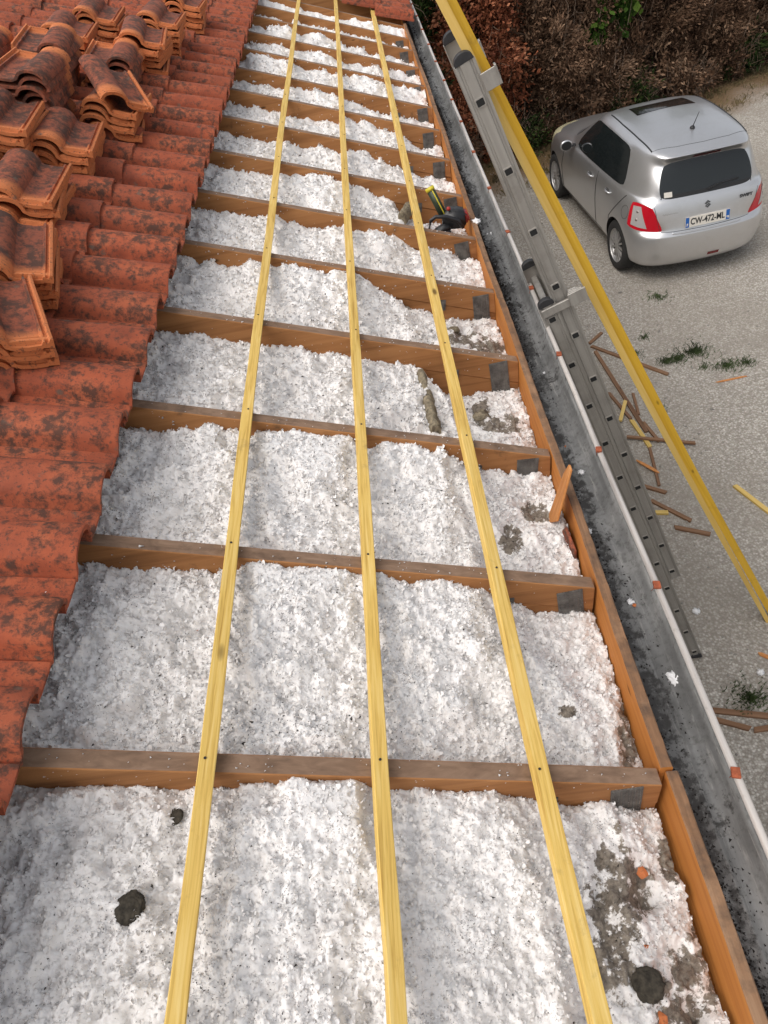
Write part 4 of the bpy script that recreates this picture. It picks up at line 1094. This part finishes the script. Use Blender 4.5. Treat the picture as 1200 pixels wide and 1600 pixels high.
cut_me.materials.append(me.materials[11])
bo = hull.modifiers.new('b', 'BOOLEAN'); bo.operation = 'DIFFERENCE'; bo.object = cut; bo.solver = 'EXACT'; bo.material_mode = 'TRANSFER'
dg = bpy.context.evaluated_depsgraph_get(); dg.update()
ev = hull.evaluated_get(dg); fm = bpy.data.meshes.new_from_object(ev, depsgraph=dg)
slot_names = [m.name if m else '' for m in fm.materials]
bpy.data.objects.remove(hull); bpy.data.objects.remove(cut)
allv = np.array([v.co[:] for v in fm.vertices]); polys = [(tuple(p.vertices), slot_names[p.material_index].split('.')[0].replace('tmp_', '')) for p in fm.polygons]
PM = {'body': PAINT, 'side_window': GLASS, 'rear_window': REAR, 'windscreen': GLASS, 'tail_light': RED, 'rear_bumper': PAINT, 'tailgate': PAINT, 'front_door': PAINT, 'rear_door': PAINT, 'headlight': HEAD, 'hood': PAINT, 'underside': BLK, 'roof': PAINT}
hull_bvh = BVHTree.FromPolygons([tuple(v) for v in allv], [p[0] for p in polys])
car_parts = {}
for part in PARTS:
    fs = [f for f, n in polys if n == part]
    groups = [fs]
    if part in ('side_window', 'tail_light', 'front_door', 'rear_door', 'headlight'):
        groups = [[f for f in fs if allv[list(f), 0].mean() < 0], [f for f in fs if allv[list(f), 0].mean() >= 0]]
    for gi, g in enumerate(groups):
        if not g: continue
        ids = sorted({i for f in g for i in f}); mp = {i: j for j, i in enumerate(ids)}
        o = new_obj(part, np_mesh(part, allv[ids], [[mp[i] for i in f] for f in g], [PM[part]], True), car)
        car_parts[part, gi] = o
def snap(p, d, off=.002):
    """drop a point onto the hull along d"""
    h = hull_bvh.ray_cast(Vector(p)-Vector(d)*1.0, Vector(d)); 
    return (h[0]+h[1]*off if h[1].dot(Vector(d)) < 0 else h[0]-h[1]*off) if h[0] else Vector(p)
def seam(pts, d, r=.0055, m=BLK, name='panel_gap', parent=None, n=8, off=0.0):
    bm = bmesh.new(); P = []
    for i in range(len(pts)-1):
        for k in range(n): P.append(snap(Vector(pts[i]).lerp(Vector(pts[i+1]), k/n), d, off))
    P.append(snap(pts[-1], d, off)); tube(bm, P, r, 5)
    return new_obj(name, bm_mesh(name, bm, [m], True), parent or car)
def decal(poly, d, m, name, parent, off=.003, n=6, th=None):
    """patch following the hull: poly = 4 corners"""
    a, b_, c, e = [Vector(p) for p in poly]; vs_, fs_ = [], []
    for i in range(n+1):
        for j in range(n+1):
            p = a.lerp(b_, i/n).lerp(e.lerp(c, i/n), j/n); vs_.append(snap(p, d, off)[:])
    for i in range(n):
        for j in range(n): fs_.append((i*(n+1)+j, (i+1)*(n+1)+j, (i+1)*(n+1)+j+1, i*(n+1)+j+1))
    return new_obj(name, np_mesh(name, vs_, fs_, [m], True), parent)
for s, gi in ((-1, 0), (1, 1)):
    X = Vector((-s, 0, 0))
    body = car_parts['body', 0]
    seam([(s, 1.40, .28), (s, 1.40, .96)], X, parent=car_parts['front_door', gi])
    seam([(s, 2.72, .30), (s, 2.74, .60), (s, 2.62, .93)], X, parent=car_parts['front_door', gi])
    seam([(s, .98, .34), (s, .92, .60), (s, .70, .82), (s, .56, .97)], X, parent=car_parts['rear_door', gi])
    seam([(s, .98, .30), (s, 2.72, .29)], X, .004, parent=body)
    seam([(s*.545, .52, 2), (s*.56, .86, 2), (s*.565, 1.35, 2), (s*.545, 1.76, 2)], Vector((0, 0, -1)), .009, name='roof_trim', parent=car_parts['roof', 0])
    for yy, zz, g in ((1.02, .86, 'rear_door'), (1.62, .85, 'front_door')):
        bm = bmesh.new(); p0, p1, p2 = snap((s, yy-.085, zz), X, .004), snap((s, yy, zz), X, .026), snap((s, yy+.085, zz), X, .004)
        tube(bm, [p0, p0.lerp(p1, .6)+Vector((s*.008, 0, 0)), p1, p2.lerp(p1, .6)+Vector((s*.008, 0, 0)), p2], [.009, .012, .013, .012, .009], 8)
        h = new_obj('door_handle', bm_mesh('door_handle', bm, [PAINT], True), car_parts[g, gi])
        decal([(s, yy-.04, zz-.025), (s, yy+.05, zz-.025), (s, yy+.05, zz+.03), (s, yy-.04, zz+.03)], X, BLK if False else simple('handle_recess', (.10, .10, .10), .5), 'handle_recess', car_parts[g, gi], .0015, 4)
    # door mirror
    bm = bmesh.new(); bmesh.ops.create_icosphere(bm, subdivisions=3, radius=1)
    for v in bm.verts:
        v.co = Vector((v.co.x*.085, v.co.y*.055 if v.co.y > 0 else v.co.y*.02, v.co.z*.068)); 
    bmesh.ops.translate(bm, verts=bm.verts, vec=(s*.925, 2.33, 1.0))
    mir = new_obj('door_mirror', bm_mesh('door_mirror', bm, [PAINT], True), car)
    bm = bmesh.new(); bmesh.ops.create_circle(bm, cap_ends=True, segments=20, radius=1, matrix=Matrix.Translation((s*.925, 2.308, 1.0)) @ Matrix.Diagonal((.072, 1, .056, 1)) @ Matrix.Rotation(R(90), 4, 'X'))
    new_obj('mirror_glass', bm_mesh('mirror_glass', bm, [BLK]), mir)
    bm = bmesh.new(); tube(bm, [(s*.79, 2.36, .975), (s*.87, 2.34, .985)], .022, 8); new_obj('mirror_arm', bm_mesh('mirror_arm', bm, [BLK], True), mir)
    decal([(s, 2.60, .80), (s, 2.64, .80), (s, 2.64, .825), (s, 2.60, .825)], X, CLEAR, 'side_repeater', body, .004, 3)
    # lamp: clear insert and dark rim
    tl = car_parts['tail_light', gi]; Dl = Vector((-s*.75, .66, 0)).normalized()
    o3 = Vector((s*.72, .235, 0))
    ins = decal([(s*.665, .185, .69), (s*.80, .34, .715), (s*.765, .38, .915), (s*.715, .28, .925)], Dl, CLEAR, 'reversing_lamp', tl, .004, 6)
    for zz, xx in ((.86, .750), (.775, .750)):
        c_ = snap((s*xx, .29, zz), Dl, .003); bm = bmesh.new(); bmesh.ops.create_icosphere(bm, subdivisions=2, radius=.024, matrix=Matrix.Translation(c_-Vector((s*.012, -.012, 0)))); new_obj('lamp_bulb', bm_mesh('lamp_bulb', bm, [simple('lamp_reflector', (.32, .27, .25), .2, .6)], True), tl)
decal([(.06, -1, .275), (.20, -1, .275), (.20, -1, .315), (.06, -1, .315)], Vector((0, 1, 0)), m_glass('fog_lamp_red', (.16, .012, .015)), 'rear_fog_lamp', car_parts['rear_bumper', 0], .003, 4)
# fuel flap ring on the left
fl = [(-1, .50+.075*math.cos(a), .80+.075*math.sin(a)) for a in np.linspace(0, 6.2832, 17)]
seam(fl, Vector((1, 0, 0)), .0022, name='fuel_flap', parent=car_parts['body', 0], n=2)
# wheels
def lathe(bm, prof, seg, axis_x=True, mi=0):
    rings = [[bm.verts.new((x, r_*math.cos(2*math.pi*k/seg), r_*math.sin(2*math.pi*k/seg))) for k in range(seg)] for x, r_ in prof]
    for i in range(len(prof)-1):
        for k in range(seg): f = bm.faces.new((rings[i][k], rings[i][(k+1) % seg], rings[i+1][(k+1) % seg], rings[i+1][k])); f.smooth = True; f.material_index = mi
    return rings
bm = bmesh.new(); lathe(bm, [(.09, .205), (.094, .215), (.098, .255), (.088, .293), (.07, .302), (-.07, .302), (-.088, .293), (-.098, .255), (-.09, .205)], 48)
tyre_me = bm_mesh('tyre', bm, [TYRE])
bm = bmesh.new(); lathe(bm, [(.088, .208), (.075, .205), (.07, .192), (.02, .185), (-.09, .19)], 40)
r_ = lathe(bm, [(.078, .036), (.084, .030), (.086, .0005)], 16)
for k in range(12):
    a = 2*math.pi*k/12; w0, w1 = .011, .021; ca, sa = math.cos(a), math.sin(a)
    pts = [(.030, -w0), (.030, w0), (.198, w1*.62), (.198, -w1*.62)]
    A = [bm.verts.new((.080-(.012 if r0 > .1 else 0), r0*ca-t0*sa, r0*sa+t0*ca)) for r0, t0 in pts]; B = [bm.verts.new((.052, r0*ca-t0*sa*1.2, r0*sa+t0*ca*1.2)) for r0, t0 in pts]
    bm.faces.new(A)
    for i in range(4): bm.faces.new((A[i], B[i], B[(i+1) % 4], A[(i+1) % 4]))
rim_me = bm_mesh('rim', bm, [RIM])
bm = bmesh.new(); r_ = lathe(bm, [(.045, .188), (.045, .001)], 24); disc_me = bm_mesh('brake_backing', bm, [BLK])
for yy, _ in AXLES:
    for s in (-1, 1):
        wl = new_obj('wheel', disc_me, car); wl.matrix_local = Matrix.Translation((s*.725, yy, .302)) @ Matrix.Rotation(R(0 if s > 0 else 180), 4, 'Z')
        new_obj('tyre', tyre_me, wl); new_obj('rim', rim_me, wl)
# tailgate furniture
tg = car_parts['tailgate', 0]; YB = Vector((0, 1, 0))
def text_mesh(s, size, m, name, parent, mw, ext=.0008):
    cu = bpy.data.curves.new(name, 'FONT'); cu.body = s; cu.size = size; cu.align_x = 'CENTER'; cu.align_y = 'CENTER'; cu.extrude = ext; cu.offset = .0022
    to = bpy.data.objects.new(name, cu); col.objects.link(to); dg = bpy.context.evaluated_depsgraph_get(); dg.update()
    tm = bpy.data.meshes.new_from_object(to.evaluated_get(dg), depsgraph=dg); bpy.data.objects.remove(to)
    tm.materials.clear(); tm.materials.append(m); o = new_obj(name, tm, parent); o.matrix_local = mw; return o
WH = simple('plate_white', (.66, .62, .55), .5); BLUE = simple('plate_blue', (.01, .10, .36), .5); CHR = simple('chrome', (.20, .20, .20), .2, 1)
pz, py = .725, snap((0, -1, .725), YB, .0)[1]-.016
PLM = Matrix.Translation((0, py, pz)) @ Matrix.Rotation(R(90-12), 4, 'X')        # local x right, y up the plate, z out of it
bm = bmesh.new(); box(bm, -.26, .26, -.055, .055, -.014, 0); plate = new_obj('licence_plate', bm_mesh('licence_plate', bm, [WH]), car); plate.matrix_local = PLM
for x0, x1, tx in ((-.26, -.218, 'F'), (.218, .26, '85')):
    bm = bmesh.new(); box(bm, x0, x1, -.055, .055, .0005, .0015); new_obj('blue_band', bm_mesh('blue_band', bm, [BLUE]), plate)
    text_mesh(tx, .032 if tx == '85' else .04, WH, 'band_text', plate, Matrix.Translation(((x0+x1)/2, -.028, .0025)), .0003)
text_mesh('CW-472-ML', .098, BLK, 'plate_number', plate, Matrix.Translation((0, .0, .0018)) @ Matrix.Diagonal((.80, 1, 1, 1)), .0004)
# ledge below plate, handle strip above
seam([(-.40, -1, .628), (-.36, -1, .622), (0, -1, .618), (.36, -1, .622), (.40, -1, .628)], YB, .012, PAINT, 'bumper_ledge', car_parts['rear_bumper', 0])
seam([(-.52, -1, .648), (0, -1, .640), (.52, -1, .648)], YB, .0035, parent=tg)
seam([(-.53, -1, .655), (-.575, -1, .80), (-.605, -1, .93)], YB, .003, parent=tg); seam([(.53, -1, .655), (.575, -1, .80), (.605, -1, .93)], YB, .003, parent=tg)
# maker's emblem (stylised S of two hooked strokes) and lettering
def on_gate(x, z, off): 
    h = hull_bvh.ray_cast(Vector((x, -1, z)), YB); n = h[1] if h[1].y < 0 else -h[1]; return h[0]+n*off, n
def gate_frame(x, z, off):
    p, n = on_gate(x, z, off); zax = n; xax = Vector((1, 0, 0)); xax = (xax-zax*xax.dot(zax)).normalized(); yax = zax.cross(xax)
    return Matrix(((xax.x, yax.x, zax.x, p.x), (xax.y, yax.y, zax.y, p.y), (xax.z, yax.z, zax.z, p.z), (0, 0, 0, 1)))
bm = bmesh.new(); e = .045
for sg in (1, -1):
    pts = [(0, 1.0), (.62, .38), (.30, .08), (.02, .36), (-.30, .30), (-.72, -.12), (-.30, .12), (-.85, .12)]
    poly = [(0, .95), (.75, .42), (.40, .18), (0, .46), (-.38, .20), (.42, -.30), (.18, -.46), (-.85, .20)]
    A = [bm.verts.new((sg*x*e, sg*y*e, 0)) for x, y in poly]; B = [bm.verts.new((sg*x*e, sg*y*e, .004)) for x, y in poly]
    bm.faces.new(B)
    for i in range(len(A)): bm.faces.new((A[i], A[(i+1) % len(A)], B[(i+1) % len(A)], B[i]))
em = new_obj('emblem', bm_mesh('emblem', bm, [CHR]), tg); em.matrix_local = gate_frame(0, .875, .001)
DK = simple('badge_dark', (.06, .06, .06), .35, .5)
text_mesh('SWIFT', .045, DK, 'model_lettering', tg, gate_frame(.46, .872, .003) @ Matrix.Diagonal((1.25, 1, 1, 1)))
bm = bmesh.new(); fr = gate_frame(-.43, .845, .002); tube(bm, [fr @ Vector((-.085+.0085*i, .010*math.sin(i*1.9)*(1.2 if i < 9 else .5)-.002, 0)) for i in range(21)], .0016, 5); new_obj('script_lettering', bm_mesh('script_lettering', bm, [simple('script_grey', (.22, .20, .19), .4)]), tg)
rw = car_parts['rear_window', 0]
for zz0, zz1 in ((1.0, 1.05),):
    decal([(-.53, -1, .995), (.53, -1, .995), (.52, -1, 1.03), (-.52, -1, 1.03)], YB, BLK, 'glass_border', rw, .0012, 14)
decal([(-.49, -1, 1.008), (-.40, -1, 1.008), (-.40, -1, 1.06), (-.49, -1, 1.06)], YB, WH, 'sticker', rw, .003, 4)
seam([(0, -1, 1.02), (.10, -1, 1.045), (.36, -1, 1.06)], YB, .009, name='wiper', parent=rw, off=.012)
decal([(-.16, -1, 1.355), (.16, -1, 1.355), (.15, -1, 1.385), (-.15, -1, 1.385)], YB, simple('brake_lamp_dark_red', (.10, .008, .01), .2), 'high_brake_light', rw, .004, 6)
rf = car_parts['roof', 0]; ZD = Vector((0, 0, -1))
decal([(-.36, 1.42, 2), (.36, 1.42, 2), (.34, 1.74, 2), (-.34, 1.74, 2)], ZD, m_glass('sunroof_glass', (.014, .013, .013)), 'sunroof', rf, .003, 8)
seam([(-.54, .52, 2), (-.3, .44, 2), (0, .42, 2), (.3, .44, 2), (.54, .52, 2)], ZD, .0028, name='panel_gap', parent=rf)
bm = bmesh.new(); p = snap((0, .72, 2), ZD, 0); bmesh.ops.create_icosphere(bm, subdivisions=2, radius=.03, matrix=Matrix.Translation(p)); tube(bm, [p+Vector((0, 0, .01)), p+Vector((0, -.10, .20))], [.006, .003], 6)
new_obj('antenna', bm_mesh('antenna', bm, [BLK], True), rf)

# ------------------------------------------------------------------ hedge shrubs
def m_leaf(name, a, b_, c_):
    m, t, bs = mat(name); at = N(t, 'ShaderNodeAttribute', attribute_name='tint').outputs['Fac']
    col_ = ramp(t, at, [(0, a), (.5, b_), (1, c_)])
    bs.inputs['Roughness'].default_value = .9; bs.inputs['Specular IOR Level'].default_value = .1
    L(t, col_, bs.inputs['Base Color']); return m
LB = m_leaf('dry_brown_foliage', (.05, .029, .019), (.18, .104, .064), (.35, .23, .15))
LC = m_leaf('copper_foliage', (.13, .042, .024), (.32, .11, .055), (.50, .22, .12))
LG = m_leaf('dark_green_foliage', (.010, .018, .006), (.030, .050, .014), (.065, .095, .026))
LV = m_leaf('fresh_green_foliage', (.02, .045, .008), (.06, .115, .018), (.12, .19, .035))
TWIG = simple('hedge_twig', (.20, .14, .10), .9, 0, .5, 20)
def shrub(name, c, rx, ry, h, m, n_cl, per, ls, lab, cat='shrub', z0=.0, seed=1, droop=.4, wide=.16):
    r = np.random.default_rng(seed); root = tag(empty(name, (c[0], c[1], 0)), lab, cat, 'shrubs of the hedge')
    # limbs
    bm = bmesh.new(); tips = []
    for i in range(9):
        a = r.uniform(0, 6.28); k = r.uniform(.3, .8); tp = Vector((rx*k*math.cos(a), ry*k*math.sin(a), h*r.uniform(.5, .95)))
        mid_ = tp*.5+Vector((r.uniform(-.15, .15), r.uniform(-.15, .15), .1))
        tube(bm, [(r.uniform(-.1, .1), r.uniform(-.1, .1), -.02), mid_, tp], [.035, .022, .006], 6)
    for i in range(190):
        a = r.uniform(0, 6.28); zz = r.uniform(.1, .95)*h; k = math.sqrt(max(.05, 1-((zz/h-.45)/.62)**2))*r.uniform(.75, 1.08)
        p = Vector((rx*k*math.cos(a), ry*k*math.sin(a), zz)); d = Vector((math.cos(a)*r.uniform(-.2, .5), math.sin(a)*r.uniform(-.2, .5), r.uniform(-.3, .6)))*.35
        tube(bm, [p-d, p+Vector((r.uniform(-.04, .04),)*3), p+d], [.006, .004, .002], 4, cap=False)
    new_obj('trunk', bm_mesh('trunk', bm, [TWIG], True), root)
    # foliage sprays: clumps through the volume, denser towards the skin
    cc = []
    while len(cc) < n_cl:
        p = r.uniform(-1, 1, 3); zz = (p[2]+1)/2
        k = math.sqrt(max(.03, 1-((zz-.45)/.60)**4))
        q = np.hypot(p[0], p[1])/k
        if q > 1 or q < .35+.4*r.random(): continue
        if math.sin(p[0]*5.1+seed*1.7)+math.sin(p[1]*5.7+seed)+math.sin(zz*9.3+seed*2.3+p[0]*2) < -.35+.5*r.random(): continue
        lump_ = .85+.18*math.sin(p[0]*7+seed)*math.sin(p[1]*6)+.12*math.sin(zz*11+p[0]*5)
        cc.append((p[0]*rx*lump_, p[1]*ry*lump_, z0+zz*h*(1+.05*math.sin(p[0]*9))))
    cc = np.array(cc); n = n_cl*per
    ci = np.repeat(np.arange(n_cl), per); out = cc[ci].copy(); out[:, 2] = .15*h; out /= np.linalg.norm(out, axis=1)[:, None]
    cd = r.normal(0, 1, (n_cl, 3))*.7; cd[:, 2] -= droop*.3
    d = out*.8+cd[ci]+r.normal(0, .55, (n, 3)); d[:, 2] += .25-droop*r.random(n); d /= np.linalg.norm(d, axis=1)[:, None]
    pos = cc[ci]+r.normal(0, .095, (n, 3))*r.uniform(.2, 1.3, (n, 1))+cd[ci]*.16*r.uniform(-.2, 1.3, (n, 1))
    sd_ = np.cross(d, r.normal(0, 1, (n, 3))); sd_ /= np.linalg.norm(sd_, axis=1)[:, None]
    ln = ls*r.uniform(.5, 1.5, n)[:, None]; wdt = ln*wide*r.uniform(.6, 1.4, n)[:, None]
    bend = np.cross(d, sd_)*ln*r.uniform(-.3, .3, n)[:, None]
    V = np.stack([pos-sd_*wdt*.25, pos+sd_*wdt*.25, pos+d*ln*.55+sd_*wdt+bend*.3, pos+d*ln+bend, pos+d*ln*.5-sd_*wdt+bend*.3], 1)
    Vf = V.reshape(-1, 3); Vf[:, 2] = np.maximum(Vf[:, 2], .005)
    b5 = np.arange(n)[:, None]*5
    Fq = np.concatenate([np.stack([b5[:, 0], b5[:, 0]+1, b5[:, 0]+2], 1), np.stack([b5[:, 0], b5[:, 0]+2, b5[:, 0]+4], 1), np.stack([b5[:, 0]+4, b5[:, 0]+2, b5[:, 0]+3], 1)])
    me = fast_mesh('foliage', Vf, Fq, [m]); tint = np.clip(r.normal(.45, .26, n_cl)[ci]+r.normal(0, .18, n), 0, 1)
    a_ = me.attributes.new('tint', 'FLOAT', 'POINT')
    if len(me.vertices) == n*5: a_.data.foreach_set('value', np.repeat(tint, 5).astype(np.float32))
    new_obj('foliage', me, root)
HY = lambda x: 12.75+.36*x
shrub('hedge_shrub', (.35, 12.9), .95, .95, 3.3, LG, 420, 110, .06, 'dark green conifer shrub behind the gutter at the end of the hedge', seed=2)
shrub('hedge_shrub', (-1.0, 12.6), 1.0, 1.0, 3.4, LG, 300, 50, .11, 'dark green conifer shrub hidden partly by the far roof edge', seed=21)
shrub('hedge_shrub', (1.75, 13.2), .8, .8, 3.0, LC, 420, 130, .055, 'copper-red dried cypress shrub behind the ladder top', seed=3, wide=.28)
shrub('hedge_shrub', (2.7, 13.6), .95, .9, 2.9, LB, 330, 250, .060, 'brown withered conifer shrub between the copper shrub and the car bonnet', seed=4)
shrub('hedge_shrub', (3.9, 14.2), 1.0, .95, 2.9, LB, 330, 250, .060, 'brown withered conifer shrub right behind the car bonnet', seed=5)
shrub('hedge_shrub', (4.05, 13.75), .40, .40, 2.75, LV, 120, 40, .09, 'fresh green leafy sapling growing out of the withered hedge', seed=6, wide=.5, z0=1.3, droop=.2)
shrub('hedge_shrub', (5.15, 14.7), 1.05, .95, 2.8, LB, 330, 250, .060, 'brown withered conifer shrub behind the car roof', seed=7)
shrub('hedge_shrub', (6.4, 15.2), 1.05, .95, 2.8, LB, 330, 250, .062, 'brown withered conifer shrub beyond the car tailgate side', seed=8)
shrub('hedge_shrub', (7.7, 15.8), 1.1, 1.0, 2.8, LB, 320, 240, .062, 'brown withered conifer shrub at the open end of the yard', seed=9)
shrub('hedge_shrub', (6.6, 15.9), .55, .5, 3.0, LV, 120, 40, .10, 'green leafy shrub pushing through the brown hedge near its open end', seed=10, wide=.5, z0=1.4, droop=.2)
shrub('hedge_shrub', (9.0, 16.4), 1.1, 1.0, 2.8, LB, 300, 60, .10, 'brown withered conifer shrub outermost in the hedge', seed=12)
for i in range(9):
    shrub('hedge_shrub', (-.4+i*1.35, 14.6+.48*i), 1.1, .9, 3.3, LG if i % 3 else LB, 220, 60, .12, 'tall shrub in the dense second row behind the withered hedge', seed=30+i)
for i in range(7):
    shrub('hedge_bramble', (1.2+i*1.1, 12.55+.42*i+random.uniform(-.1, .1)), .55, .40, .55, LG if i % 2 else LB, 90, 45, .07, 'low bramble growth at the foot of the hedge', seed=60+i)
